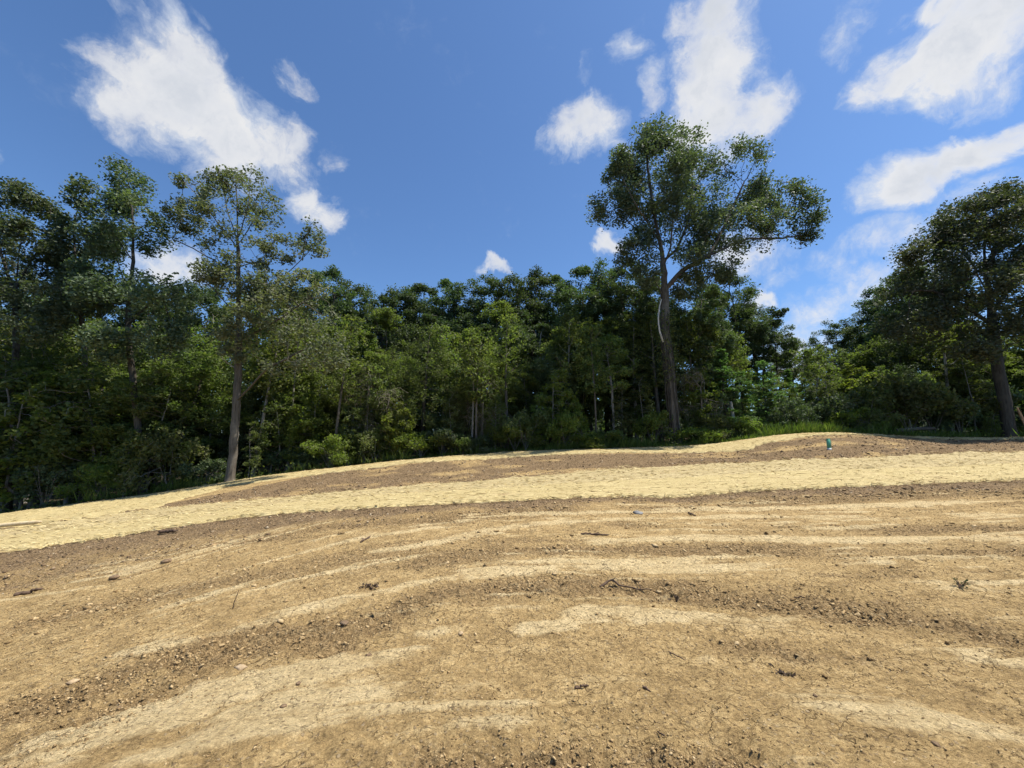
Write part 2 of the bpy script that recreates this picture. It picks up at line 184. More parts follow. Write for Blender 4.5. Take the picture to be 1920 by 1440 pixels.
TREES = [('canopy_a', -18.9, 39, 20.24, 1.0, 'dark tall skyline tree, first to the right of the pale thin oak'),
 ('canopy_d', -18.19, 42, 20.42, 1.0, 'dark tall skyline tree, second to the right of the pale thin oak'),
 ('canopy_c', -16.82, 45, 20.62, 1.0, 'dark tall skyline tree, third to the right of the pale thin oak'),
 ('canopy_c', -14.13, 44, 19.83, 1.0, 'dark tall skyline tree, fourth to the right of the pale thin oak'),
 ('canopy_b', -12.4, 46, 20.17, 1.0, 'dark tall skyline tree, fifth to the right of the pale thin oak'),
 ('canopy_a', -9.96, 45, 19.88, 1.0, 'dark tall skyline tree, sixth to the right of the pale thin oak'),
 ('canopy_a', -7.01, 44, 19.54, 1.0, 'dark tall skyline tree, seventh to the right of the pale thin oak'),
 ('canopy_d', -4.48, 43, 19.67, 1.0, 'dark tall skyline tree, eighth to the right of the pale thin oak'),
 ('canopy_c', -2.14, 44, 20.38, 1.0, 'dark tall skyline tree, ninth to the right of the pale thin oak'),
 ('canopy_c', 0.48, 43, 20.08, 1.0, 'dark tall skyline tree, tenth to the right of the pale thin oak'),
 ('canopy_b', 3.06, 44, 20.25, 1.0, 'dark tall skyline tree, eleventh to the right of the pale thin oak'),
 ('canopy_a', 5.37, 43, 18.98, 1.0, 'dark tall skyline tree, twelfth to the right of the pale thin oak'),
 ('canopy_a', 6.99, 38, 18.23, 1.0, 'dark tall skyline tree, thirteenth to the right of the pale thin oak'),
 ('canopy_d', 8.69, 37, 18.49, 1.0, 'dark tall skyline tree, fourteenth to the right of the pale thin oak'),
 ('canopy_c', 10.33, 36, 18.19, 1.0, 'dark tall skyline tree, fifteenth to the right of the pale thin oak'),
 ('canopy_c', 12.68, 38, 17.34, 1.0, 'dark tall skyline tree, sixteenth to the right of the pale thin oak'),
 ('canopy_b', 18.18, 36, 14.75, 0.95, 'dark forest tree, first to the right behind the big lone oak'),
 ('canopy_a', 20.68, 37, 16.31, 0.95, 'dark forest tree, second to the right behind the big lone oak'),
 ('canopy_d', 23.63, 39, 15.6, 0.95, 'dark forest tree, third to the right behind the big lone oak'),
 ('canopy_c', 26.95, 42, 13.94, 0.95, 'dark forest tree, fourth to the right behind the big lone oak'), ('canopy_d', 12.01, 33, 14.96, 0.9, 'dark tree filling the gap left behind the oak trunk'),
 ('canopy_b', 15.33, 32.5, 14.15, 1.0, 'dark tree filling the gap right behind the oak trunk'), ('sparse_a', 25.08, 37, 12.06, 0.8, 'open layered tree at the wood edge beside the sky gap'),
 ('canopy_c', 42.58, 52, 15.6, 1.05, 'dark green tree on the rising right skyline, first from the sky gap'),
 ('canopy_d', 42.4, 48, 15.53, 1.05, 'dark green tree on the rising right skyline, second from the sky gap'),
 ('canopy_a', 41.2, 44, 15.99, 1.05, 'dark green tree on the rising right skyline, third from the sky gap'),
 ('canopy_b', 39.56, 40, 17.11, 1.05, 'dark green tree on the rising right skyline, fourth from the sky gap'),
 ('canopy_c', 37.12, 36, 16.24, 1.05, 'dark green tree on the rising right skyline, fifth from the sky gap'),
 ('canopy_a', 39.39, 36, 17.36, 1.05, 'dark green tree on the rising right skyline, sixth from the sky gap'),
 ('canopy_a', -47.76, 36, 20.29, 1.0, 'dark tree behind the front trees left of the dip, first from the left edge'),
 ('canopy_c', -47.36, 38, 21.62, 1.0, 'dark tree behind the front trees left of the dip, second from the left edge'),
 ('canopy_b', -41.94, 36, 20.15, 1.0, 'dark tree behind the front trees left of the dip, third from the left edge'),
 ('canopy_d', -39.87, 38, 20.11, 1.0, 'dark tree behind the front trees left of the dip, fourth from the left edge'),
 ('canopy_a', -37.28, 40, 20.42, 1.0, 'dark tree behind the front trees left of the dip, fifth from the left edge'),
 ('canopy_c', -35.88, 42, 22.66, 1.0, 'dark tree behind the front trees left of the dip, sixth from the left edge'),
 ('canopy_b', -31.54, 40, 20.22, 1.0, 'dark tree behind the front trees left of the dip, seventh from the left edge'),
 ('canopy_d', -25.48, 40, 19.73, 1.0, 'dark tree behind the front trees left of the dip, eighth from the left edge'),
 ('canopy_c', -21.64, 39, 19.38, 1.0, 'dark tree behind the front trees left of the dip, ninth from the left edge'),
 ('mid_a', -37.94, 29.5, 14.61, 1.05, 'middle height leafy tree in the shaded left wood, first from the left edge'),
 ('mid_b', -37.69, 31, 16.39, 1.05, 'middle height leafy tree in the shaded left wood, second from the left edge'),
 ('mid_c', -33.89, 30, 13.71, 1.05, 'middle height leafy tree in the shaded left wood, third from the left edge'),
 ('mid_a', -33.05, 31.5, 14.21, 1.05, 'middle height leafy tree in the shaded left wood, fourth from the left edge'),
 ('mid_b', -32.47, 33, 15.2, 1.05, 'middle height leafy tree in the shaded left wood, fifth from the left edge'),
 ('mid_c', -26.68, 30.5, 12.93, 1.05, 'middle height leafy tree in the shaded left wood, sixth from the left edge'),
 ('mid_a', -26.21, 32, 13.71, 1.05, 'middle height leafy tree in the shaded left wood, seventh from the left edge'),
 ('mid_b', -23.13, 31, 10.81, 1.05, 'middle height leafy tree in the shaded left wood, eighth from the left edge'),
 ('mid_c', -20.44, 31.5, 10.57, 1.05, 'middle height leafy tree in the shaded left wood, ninth from the left edge'),
 ('mid_a', -17.95, 31, 11.89, 1.05, 'middle height leafy tree in the shaded left wood, tenth from the left edge'),
 ('mid_b', -16.17, 32, 12.43, 1.05, 'middle height leafy tree in the shaded left wood, eleventh from the left edge'),
 ('mid_b', -15.1, 34, 13.16, 1.0, 'middle storey tree of the centre wood, first to the right of the pale oak'),
 ('mid_a', -13.35, 35, 12.56, 1.0, 'middle storey tree of the centre wood, second to the right of the pale oak'),
 ('layer_a', -11.07, 34, 13.03, 1.0, 'middle storey tree of the centre wood, third to the right of the pale oak'),
 ('mid_c', -9.58, 36, 13.0, 1.0, 'middle storey tree of the centre wood, fourth to the right of the pale oak'),
 ('layer_b', -7.59, 37, 13.39, 1.0, 'middle storey tree of the centre wood, fifth to the right of the pale oak'),
 ('mid_b', -5.25, 35, 11.81, 1.0, 'middle storey tree of the centre wood, sixth to the right of the pale oak'),
 ('mid_a', -3.11, 34, 11.44, 1.0, 'middle storey tree of the centre wood, seventh to the right of the pale oak'),
 ('layer_a', -1.23, 36, 13.37, 1.0, 'middle storey tree of the centre wood, eighth to the right of the pale oak'),
 ('mid_c', 0.76, 37, 13.08, 1.0, 'middle storey tree of the centre wood, ninth to the right of the pale oak'),
 ('layer_b', 2.62, 35, 11.33, 1.0, 'middle storey tree of the centre wood, tenth to the right of the pale oak'),
 ('mid_b', 4.55, 34, 11.43, 1.0, 'middle storey tree of the centre wood, eleventh to the right of the pale oak'),
 ('mid_a', 6.51, 34, 11.62, 1.0, 'middle storey tree of the centre wood, twelfth to the right of the pale oak'),
 ('layer_a', 8.22, 33.5, 10.7, 1.0, 'middle storey tree of the centre wood, thirteenth to the right of the pale oak'),
 ('mid_c', 10.22, 33.5, 12.56, 1.0, 'middle storey tree of the centre wood, fourteenth to the right of the pale oak'),
 ('layer_b', 11.81, 33.5, 11.32, 1.0, 'middle storey tree of the centre wood, fifteenth to the right of the pale oak'),
 ('mid_b', 15.41, 33, 12.08, 1.0, 'middle storey tree of the centre wood, sixteenth to the right of the pale oak'),
 ('mid_a', 17.64, 34, 10.78, 1.0, 'middle storey tree of the centre wood, seventeenth to the right of the pale oak'),
 ('mid_c', 29.26, 37, 8.6, 1.1, 'dark bushy tree in the right wood, first to the right of the sky gap'),
 ('mid_b', 30.63, 36, 8.13, 1.1, 'dark bushy tree in the right wood, second to the right of the sky gap'),
 ('mid_a', 32.3, 35, 9.16, 1.1, 'dark bushy tree in the right wood, third to the right of the sky gap'),
 ('mid_c', 32.76, 33, 9.14, 1.1, 'dark bushy tree in the right wood, fourth to the right of the sky gap'),
 ('mid_b', 34.23, 32, 9.37, 1.1, 'dark bushy tree in the right wood, fifth to the right of the sky gap'),
 ('mid_a', 37.85, 33, 10.19, 1.1, 'dark bushy tree in the right wood, sixth to the right of the sky gap'),
 ('mid_c', 41.23, 34, 10.05, 1.1, 'dark bushy tree in the right wood, seventh to the right of the sky gap'),
 ('mid_b', 40.97, 31, 9.17, 1.1, 'dark bushy tree in the right wood, eighth to the right of the sky gap'),
 ('mid_a', 42.24, 30, 10.56, 1.1, 'dark bushy tree in the right wood, ninth to the right of the sky gap'),
 ('mid_c', -34.16, 26.6, 11.38, 1.25, 'leafy tree filling the front of the left wood, first from the left edge'),
 ('mid_a', -32.45, 27.0, 9.43, 1.25, 'leafy tree filling the front of the left wood, second from the left edge'),
 ('mid_b', -31.41, 27.4, 11.25, 1.25, 'leafy tree filling the front of the left wood, third from the left edge'),
 ('mid_c', -29.38, 27.6, 7.98, 1.25, 'leafy tree filling the front of the left wood, fourth from the left edge'),
 ('mid_a', -27.65, 27.2, 9.9, 1.25, 'leafy tree filling the front of the left wood, fifth from the left edge'),
 ('mid_b', -24.04, 27.0, 9.72, 1.25, 'leafy tree filling the front of the left wood, sixth from the left edge'),
 ('mid_c', -23.75, 28.4, 8.4, 1.25, 'leafy tree filling the front of the left wood, seventh from the left edge'),
 ('mid_a', -21.82, 27.6, 9.92, 1.25, 'leafy tree filling the front of the left wood, eighth from the left edge'),
 ('mid_b', -21.03, 28.6, 6.13, 1.25, 'leafy tree filling the front of the left wood, ninth from the left edge'),
 ('mid_c', -18.58, 29.6, 7.48, 1.25, 'leafy tree filling the front of the left wood, tenth from the left edge'),
 ('mid_a', -16.11, 29.0, 7.47, 1.25, 'leafy tree filling the front of the left wood, eleventh from the left edge'),
 ('mid_b', -14.1, 29.2, 7.67, 1.25, 'leafy tree filling the front of the left wood, twelfth from the left edge'),
 ('mid_a', -12.65, 30.5, 7.36, 1.2, 'lower leafy tree of the centre wood front, first to the right of the pale oak'),
 ('layer_a', -10.57, 30.8, 8.47, 1.2, 'lower leafy tree of the centre wood front, second to the right of the pale oak'),
 ('mid_b', -8.5, 31.5, 8.85, 1.2, 'lower leafy tree of the centre wood front, third to the right of the pale oak'),
 ('mid_c', -5.19, 30.8, 8.13, 1.2, 'lower leafy tree of the centre wood front, fourth to the right of the pale oak'),
 ('mid_a', -3.62, 31.5, 8.83, 1.2, 'lower leafy tree of the centre wood front, fifth to the right of the pale oak'),
 ('layer_a', -1.04, 31, 6.81, 1.2, 'lower leafy tree of the centre wood front, sixth to the right of the pale oak'),
 ('mid_b', 1.04, 31, 7.12, 1.2, 'lower leafy tree of the centre wood front, seventh to the right of the pale oak'),
 ('mid_c', 2.93, 31, 7.89, 1.2, 'lower leafy tree of the centre wood front, eighth to the right of the pale oak'),
 ('mid_a', 5.3, 31.5, 7.28, 1.2, 'lower leafy tree of the centre wood front, ninth to the right of the pale oak'),
 ('layer_a', 9.05, 33, 6.41, 1.2, 'lower leafy tree of the centre wood front, tenth to the right of the pale oak'),
 ('mid_b', 13.08, 33, 7.18, 1.2, 'lower leafy tree of the centre wood front, eleventh to the right of the pale oak'),
 ('mid_c', 15.69, 31.5, 7.02, 1.2, 'lower leafy tree of the centre wood front, twelfth to the right of the pale oak'),
 ('mid_b', 21.6, 33, 5.1, 1.4, 'low leafy tree closing the right wood, first to the right of the layered pine'),
 ('mid_a', 25.89, 36, 4.71, 1.4, 'low leafy tree closing the right wood, second to the right of the layered pine'),
 ('mid_c', 25.51, 33, 4.52, 1.4, 'low leafy tree closing the right wood, third to the right of the layered pine'),
 ('mid_b', 26.5, 32, 4.82, 1.4, 'low leafy tree closing the right wood, fourth to the right of the layered pine'),
 ('mid_a', 27.8, 31, 5.12, 1.4, 'low leafy tree closing the right wood, fifth to the right of the layered pine'),
 ('mid_c', 29.45, 30.5, 5.49, 1.4, 'low leafy tree closing the right wood, sixth to the right of the layered pine'),
 ('mid_b', 30.71, 30, 5.03, 1.4, 'low leafy tree closing the right wood, seventh to the right of the layered pine'),
 ('mid_a', 32.79, 30, 5.47, 1.4, 'low leafy tree closing the right wood, eighth to the right of the layered pine'),
 ('mid_c', 36.17, 31, 5.69, 1.4, 'low leafy tree closing the right wood, ninth to the right of the layered pine'),
 ('mid_b', 38.4, 31, 6.57, 1.4, 'low leafy tree closing the right wood, tenth to the right of the layered pine'),
 ('mid_a', 38.11, 29, 5.35, 1.4, 'low leafy tree closing the right wood, eleventh to the right of the layered pine'),
 ('sapling_a', -30.91, 24.2, 10.35, 1.0, 'dark leafy sapling nearest the picture left edge'), ('sapling_b', -29.16, 24.9, 8.6, 1.0, 'dull leafy sapling in front of the left edge trunk'),
 ('sapling_a', -26.92, 25.2, 9.74, 1.0, 'tall leafy sapling hiding the open dark tree trunk'), ('sapling_c', -22.44, 25.6, 7.83, 1.0, 'feathery sapling just right of the leaning trunk'),
 ('sapling_a', -23.16, 24.9, 4.17, 1.0, 'short sapling at the foot of the leaning trunk'), ('sapling_c', -16.68, 26.2, 3.6, 1.0, 'small feathery sapling right of the pale oak foot'),
 ('sapling_a', 12.59, 28.9, 2.72, 1.0, 'small leafy sapling at the right side of the oak trunk'), ('sapling_b', 31.36, 26.6, 1.74, 1.0, 'shaded sapling before the torn trunk'),
 ('shrub_a', -27.44, 24.6, 3.14, 1.0, 'low leafy shrub at the dark wood corner nearest the pale pole'),
 ('shrub_b', -24.55, 25.0, 2.1, 1.0, 'sunlit green shrub at the straw edge left of the leaning trunk'),
 ('shrub_c', -21.12, 25.6, 3.91, 1.0, 'grey green shrub between the leaning trunk and the pale oak'), ('shrub_a', -30.21, 24.8, 5.08, 1.0, 'dark shrub at the far left edge of the wood'),
 ('sapling_b', -25.49, 26.2, 6.38, 1.0, 'silvery leafed sapling hanging before the leaning trunk'), ('sapling_a', -29.23, 26.0, 8.81, 1.0, 'slim sapling with pale leaf sprays in the dark left wood'),
 ('sapling_c', -22.09, 27.0, 6.88, 1.0, 'slender sapling just left of the pale oak trunk'), ('shrub_b', -18.89, 25.6, 1.61, 1.0, 'small dark shrub at the foot of the pale oak'),
 ('sapling_a', -16.01, 27.4, 5.71, 1.0, 'rusty tinged sapling right of the pale oak trunk'), ('sapling_b', -13.91, 27.6, 5.29, 1.0, 'thin leafy sapling before the pale trunks of the left wood'),
 ('shrub_c', -10.58, 26.6, 1.67, 1.0, 'bright green bush at the straw edge below the thin pale trunk'), ('sapling_c', -9.99, 27.6, 6.91, 1.0, 'tall feathery sapling beside the grey vine tangle'),
 ('cedar_a', -6.38, 29.2, 10.52, 1.0, 'broad olive green cedar rising in the middle of the wood edge'), ('cedar_b', -3.4, 28.2, 6.4, 1.0, 'smaller yellow green cedar in front of the bare grey tree'),
 ('cedar_b', -8.62, 28.4, 8.1, 1.0, 'loose grey green cedar behind the hanging vines'), ('sapling_a', -7.23, 27.4, 3.64, 1.0, 'low sapling on thin stems below the olive cedar'),
 ('sapling_b', -8.6, 27.3, 2.69, 1.0, 'low leafy sapling with several thin stems at the wood edge'), ('shrub_a', -4.6, 27.0, 1.95, 1.0, 'dark bush under the olive green cedar'),
 ('shrub_b', 0.18, 27.0, 1.98, 1.0, 'yellow green bush at the straw edge left of the bright leafy tree'),
 ('sapling_b', 3.16, 27.8, 5.6, 1.0, 'bright large leafed young tree left of the forked sapling'), ('sapling_c', 1.83, 27.6, 3.75, 1.0, 'yellowish leafy sapling against the bright young tree'),
 ('sapling_a', 4.38, 27.6, 3.49, 1.0, 'light green leafy sapling on the right flank of the bright young tree'),
 ('shrub_c', 4.94, 27.0, 0.94, 1.0, 'small bright green bush on the grass left of the forked sapling'),
 ('forked_a', 7.1, 28.6, 8.18, 1.0, 'forked grey stemmed sapling standing before the dark trunks'), ('sapling_c', 9.36, 29.2, 5.26, 1.0, 'airy sapling in the dark hollow left of the big oak trunk'),
 ('shrub_a', 8.04, 27.4, 0.6, 1.0, 'low pale green plant clump on the grass left of the oak'), ('shrub_b', 9.8, 28.4, 2.46, 1.0, 'dull bush just left of the big oak trunk'),
 ('sapling_b', 13.82, 29.5, 5.46, 1.0, 'viny sapling just right of the big oak trunk'), ('pine_a', 16.05, 30.5, 7.13, 1.0, 'young pine between the oak and the layered pine'),
 ('pine_b', 18.56, 29.5, 5.87, 1.0, 'layered dark young pine right of the big oak'), ('pine_b', 17.92, 31.5, 5.49, 1.0, 'small bright pine behind the grey stub'),
 ('shrub_c', 14.29, 28.2, 1.93, 1.0, 'round green bush at the grass edge right of the oak'), ('shrub_a', 16.24, 28.4, 1.54, 1.0, 'green bush below the small bright pine'),
 ('shrub_b', 19.18, 28.4, 2.59, 1.0, 'dark green bush right of the layered pine'), ('pine_a', 22.74, 33, 5.49, 1.0, 'slim young pine by the sky gap'),
 ('forked_a', 23.21, 30.5, 6.78, 1.0, 'thin dark stemmed sapling with a small crown by the sky gap'), ('sapling_c', 25.33, 35, 7.45, 1.0, 'small open tree standing in the sky gap'),
 ('shrub_c', 20.53, 28.0, 2.13, 1.0, 'leafy bush at the foot of the thin dark sapling'), ('shrub_b', 22.63, 28.2, 2.91, 1.0, 'yellow green bush right of the thin dark sapling'),
 ('shrub_a', 24.4, 28.0, 3.52, 1.0, 'broad leafy thicket above the green tree tube'), ('sapling_b', 26.6, 31, 5.53, 1.0, 'bushy sapling behind the broad thicket'),
 ('sapling_a', 27.96, 30, 5.39, 1.0, 'leafy sapling between the thicket and the twiggy bush'), ('shrub_c', 27.35, 28.0, 4.73, 1.0, 'tall twiggy olive bush left of the pale pole in the wood'),
 ('shrub_b', 28.46, 27.6, 3.58, 1.0, 'wide olive bush below the pale pole in the wood'), ('shrub_a', 30.11, 27.4, 2.66, 1.0, 'dark bush in the shade left of the torn trunk'),
 ('sapling_c', 32.25, 28.4, 6.79, 1.0, 'yellowing sapling arching left of the torn trunk'), ('shrub_c', 34.47, 29.5, 3.42, 1.0, 'deep shade bush close behind the torn trunk'),
 ('shrub_b', 36.73, 27.5, 4.34, 1.0, 'shaded bush to the right of the torn trunk'), ('shrub_a', -19.3, 28.5, 2.53, 1.0, 'shade bush behind the pale oak foot'),
 ('shrub_b', -15.3, 28.0, 1.83, 1.0, 'low shade bush before the pale based trunks'), ('shrub_c', -12.91, 27.6, 1.38, 1.0, 'low dark bush left of the bright green bush'),
 ('shrub_a', -23.38, 26.6, 3.16, 1.0, 'dim bush directly behind the leaning trunk'), ('shrub_c', -2.13, 27.2, 1.24, 1.0, 'low dark bush at the foot of the bare grey tree'),
 ('shrub_b', -11.72, 26.4, 2.13, 1.0, 'leafy bush at the straw edge left of the thin straight trunk'), ('sapling_c', -10.64, 27.2, 4.88, 1.0, 'wispy pale sapling right of the thin straight trunk'),
 ('shrub_c', -8.95, 26.8, 2.36, 1.0, 'olive bush at the foot of the grey vine tangle'), ('sapling_b', -7.69, 27.0, 4.19, 1.0, 'light green leafy sapling between the vines and the olive cedar'),
 ('shrub_b', -5.93, 26.7, 1.71, 1.0, 'light green bush at the straw edge below the olive cedar'), ('sapling_c', -3.97, 27.2, 4.42, 1.0, 'wispy sapling between the olive cedar and the bare grey tree'),
 ('shrub_a', -3.22, 26.8, 1.31, 1.0, 'small leafy bush left of the bare grey tree foot'), ('sapling_a', -1.08, 27.2, 4.03, 1.0, 'leafy sapling right of the bare grey tree'),
 ('shrub_c', 0.89, 26.9, 2.83, 1.0, 'tall loose bush before the yellowish leafy sapling'), ('shrub_b', 3.56, 27.0, 2.57, 1.0, 'bright leafy bush at the foot of the bright young tree'),
 ('shrub_a', 5.96, 27.6, 1.26, 1.0, 'leafy bush left of the forked sapling foot'), ('sapling_c', 7.75, 28.4, 4.41, 1.0, 'wispy sapling right of the forked sapling'),
 ('shrub_b', 13.01, 27.6, 1.12, 1.0, 'light bush on the grass right of the oak foot'), ('pine_a', 18.4, 28.6, 3.05, 1.0, 'small pine in front of the layered pine'),
 ('sapling_c', 22.35, 28.6, 4.3, 1.0, 'wispy light sapling right of the thin dark sapling'), ('shrub_b', 22.76, 27.4, 1.75, 1.0, 'light green bush at the grass above the green tube'),
 ('shrub_c', 24.21, 27.0, 1.81, 1.0, 'olive bush at the grass left of the fallen log')]
BARE = [(-17.98, 26.6, 12.18, 0.16, 'slim trunk with a pale flared foot right of the pale oak'), (-16.95, 27.0, 12.16, 0.15, 'dark slim trunk, second right of the pale oak'),
 (-11.73, 26.9, 9.95, 0.14, 'thin straight pale trunk above the bright green bush'), (-8.43, 28.0, 6.45, 0.07, 'very thin leaning stem left of the olive cedar'),
 (-2.3, 27.0, 7.59, 0.11, 'grey thin stem below the bare grey tree'), (-2.61, 27.2, 7.65, 0.09, 'grey thin stem twinned with another below the bare tree'),
 (5.73, 27.8, 8.21, 0.09, 'thin leaning trunk left of the forked sapling'), (9.68, 32, 10.19, 0.2, 'dark trunk in the hollow right of the forked sapling'),
 (11.32, 31, 9.81, 0.22, 'dark trunk close behind the big oak on its left'), (16.24, 29.6, 2.76, 0.19, 'broken grey stub of a trunk among the young pines'),
 (32.42, 30, 6.21, 0.14, 'pale bare dead pole standing in the right wood'), (-29.83, 29, 13.02, 0.16, 'dim trunk left of the leaning trunk'),
 (-33.0, 28, 13.19, 0.14, 'dim thin trunk near the far left edge'), (-15.26, 28, 10.69, 0.13, 'dim trunk in the wood left of the thin straight pale one'),
 (-0.39, 28.6, 9.45, 0.17, 'pale grey trunk showing behind the yellow green bush'), (4.36, 32, 10.32, 0.16, 'dim trunk behind the bright young tree'),
 (11.4, 34, 10.78, 0.15, 'far dim trunk in the oak side hollow'), (-4.89, 30, 9.37, 0.12, 'dim trunk under the olive cedar'), (13.94, 31, 9.65, 0.13, 'dim trunk just right behind the big oak')]
VINES = [(-9.97, 27.6, 6.54, 'grey brown tangle of hanging dead vines left of the olive cedar'), (-2.06, 27.8, 6.99, 'bare grey twiggy dead tree in front of the wood'),
 (13.46, 28.8, 4.95, 'hanging dry vines beside the big oak trunk')]
LOG = [(25.43, 27.0, 2.61), (27.76, 27.0, 2.82)]
STAKE = (15.84, 20.5, 1.4)
CLOUDS = [((-0.536, 0.578, 0.615), (0.041, 0.009, 0.025), (0.01, -0.052, 0.053), 1.0), ((-0.562, 0.601, 0.568), (0.066, 0.059, -0.004), (0.041, -0.02, 0.057), 1.15),
 ((-0.532, 0.633, 0.562), (0.086, 0.072, -0.011), (0.038, -0.019, 0.053), 1.15), ((-0.607, 0.544, 0.579), (0.024, 0.037, -0.012), (0.018, -0.004, 0.022), 0.85),
 ((-0.475, 0.676, 0.563), (0.07, 0.055, -0.015), (0.031, -0.015, 0.041), 1.05), ((-0.415, 0.701, 0.58), (0.026, 0.026, -0.014), (0.028, -0.008, 0.028), 0.85),
 ((-0.526, 0.543, 0.655), (0.02, 0.003, 0.013), (0.002, -0.032, 0.027), 0.7), ((-0.615, 0.61, 0.501), (0.021, 0.016, 0.006), (0.006, -0.006, 0.015), 0.6),
 ((-0.56, 0.668, 0.49), (0.05, 0.036, 0.004), (0.008, -0.006, 0.016), 0.42), ((-0.348, 0.736, 0.581), (0.019, 0.005, 0.004), (0.005, -0.016, 0.023), 0.45),
 ((-0.419, 0.764, 0.491), (0.032, 0.027, -0.016), (0.022, -0.007, 0.028), 0.95), ((-0.382, 0.792, 0.476), (0.041, 0.02, -0.002), (0.011, -0.011, 0.026), 0.9),
 ((-0.5, 0.709, 0.498), (0.034, 0.024, -0.002), (0.007, -0.005, 0.013), 0.45), ((-0.395, 0.639, 0.66), (0.022, 0.004, 0.009), (0.002, -0.012, 0.013), 0.62),
 ((-0.486, 0.561, 0.671), (0.014, 0.012, -0.001), (0.006, -0.003, 0.007), 0.4), ((-0.629, 0.707, 0.324), (0.052, 0.03, 0.029), (0.002, -0.017, 0.038), 0.95),
 ((-0.747, 0.54, 0.388), (0.011, 0.01, 0.007), (0.003, -0.004, 0.01), 0.5), ((0.148, 0.746, 0.649), (0.063, -0.009, -0.008), (-0.005, -0.033, 0.037), 1.0),
 ((0.112, 0.765, 0.635), (0.049, -0.005, -0.004), (-0.003, -0.024, 0.029), 0.9), ((0.189, 0.762, 0.62), (0.053, -0.004, -0.014), (0.002, -0.018, 0.021), 0.8),
 ((0.208, 0.652, 0.729), (0.037, -0.006, -0.006), (-0.005, -0.022, 0.02), 0.6), ((0.134, 0.684, 0.717), (0.02, -0.004, -0.0), (-0.009, -0.019, 0.02), 0.4),
 ((0.262, 0.69, 0.675), (0.023, -0.006, -0.003), (-0.014, -0.032, 0.036), 0.65), ((0.043, 0.77, 0.636), (0.013, -0.001, -0.0), (-0.0, -0.011, 0.013), 0.4),
 ((0.363, 0.655, 0.663), (0.069, -0.021, -0.021), (-0.022, -0.054, 0.06), 1.15), ((0.387, 0.692, 0.609), (0.076, -0.036, -0.013), (-0.024, -0.032, 0.048), 1.1),
 ((0.355, 0.602, 0.715), (0.057, -0.006, -0.026), (0.001, -0.04, 0.032), 0.95), ((0.45, 0.663, 0.599), (0.041, -0.032, 0.002), (-0.026, -0.015, 0.035), 0.95),
 ((0.334, 0.629, 0.702), (0.039, -0.014, -0.007), (-0.02, -0.027, 0.032), 0.8), ((0.39, 0.726, 0.567), (0.06, -0.022, -0.017), (-0.006, -0.015, 0.023), 0.8),
 ((0.529, 0.537, 0.657), (0.023, -0.017, -0.005), (-0.026, -0.017, 0.033), 0.6), ((0.529, 0.561, 0.636), (0.015, -0.006, -0.007), (-0.007, -0.012, 0.016), 0.4),
 ((0.637, 0.528, 0.562), (0.039, -0.062, 0.01), (-0.028, -0.008, 0.037), 1.1), ((0.662, 0.487, 0.569), (0.036, -0.055, 0.002), (-0.03, -0.01, 0.041), 1.1),
 ((0.598, 0.573, 0.561), (0.023, -0.034, 0.009), (-0.026, -0.007, 0.033), 0.95), ((0.671, 0.461, 0.581), (0.041, -0.045, -0.015), (-0.022, -0.011, 0.033), 1.0),
 ((0.617, 0.485, 0.62), (0.027, -0.013, -0.017), (-0.008, -0.009, 0.014), 0.9), ((0.703, 0.499, 0.506), (0.011, -0.029, 0.013), (-0.011, -0.001, 0.015), 0.55),
 ((0.688, 0.525, 0.501), (0.01, -0.023, 0.011), (-0.009, -0.001, 0.013), 0.5), ((0.695, 0.571, 0.437), (0.043, -0.07, 0.015), (-0.014, -0.004, 0.025), 1.0),
 ((0.648, 0.628, 0.431), (0.035, -0.039, 0.001), (-0.017, -0.008, 0.036), 1.0), ((0.725, 0.526, 0.445), (0.02, -0.032, 0.003), (-0.012, -0.004, 0.024), 0.95),
 ((0.629, 0.646, 0.433), (0.022, -0.015, -0.01), (-0.008, -0.014, 0.031), 0.8), ((0.708, 0.59, 0.387), (0.039, -0.047, -0.004), (-0.007, -0.004, 0.019), 0.5),
 ((0.625, 0.698, 0.351), (0.097, -0.1, -0.002), (-0.009, -0.006, 0.027), 0.62), ((0.657, 0.7, 0.28), (0.079, -0.094, 0.023), (-0.019, -0.007, 0.054), 0.72),
 ((0.588, 0.771, 0.243), (0.08, -0.078, 0.026), (-0.016, -0.005, 0.05), 0.75), ((0.578, 0.793, 0.194), (0.077, -0.058, -0.014), (-0.003, -0.012, 0.052), 0.8),
 ((0.49, 0.779, 0.392), (0.067, -0.042, -0.007), (-0.007, -0.008, 0.024), 0.8), ((0.472, 0.797, 0.377), (0.049, -0.026, -0.012), (-0.004, -0.012, 0.029), 0.7),
 ((0.514, 0.804, 0.299), (0.02, -0.011, -0.004), (-0.003, -0.008, 0.026), 0.9), ((-0.038, 0.908, 0.417), (0.04, 0.001, 0.0), (0.0, -0.008, 0.016), 1.0),
 ((0.228, 0.867, 0.443), (0.025, -0.006, -0.003), (-0.002, -0.013, 0.025), 1.0), ((0.695, 0.692, 0.198), (0.08, -0.084, -0.024), (-0.005, -0.013, 0.054), 0.5)]
SKY_TINT = (0.70, 0.90, 1.10)

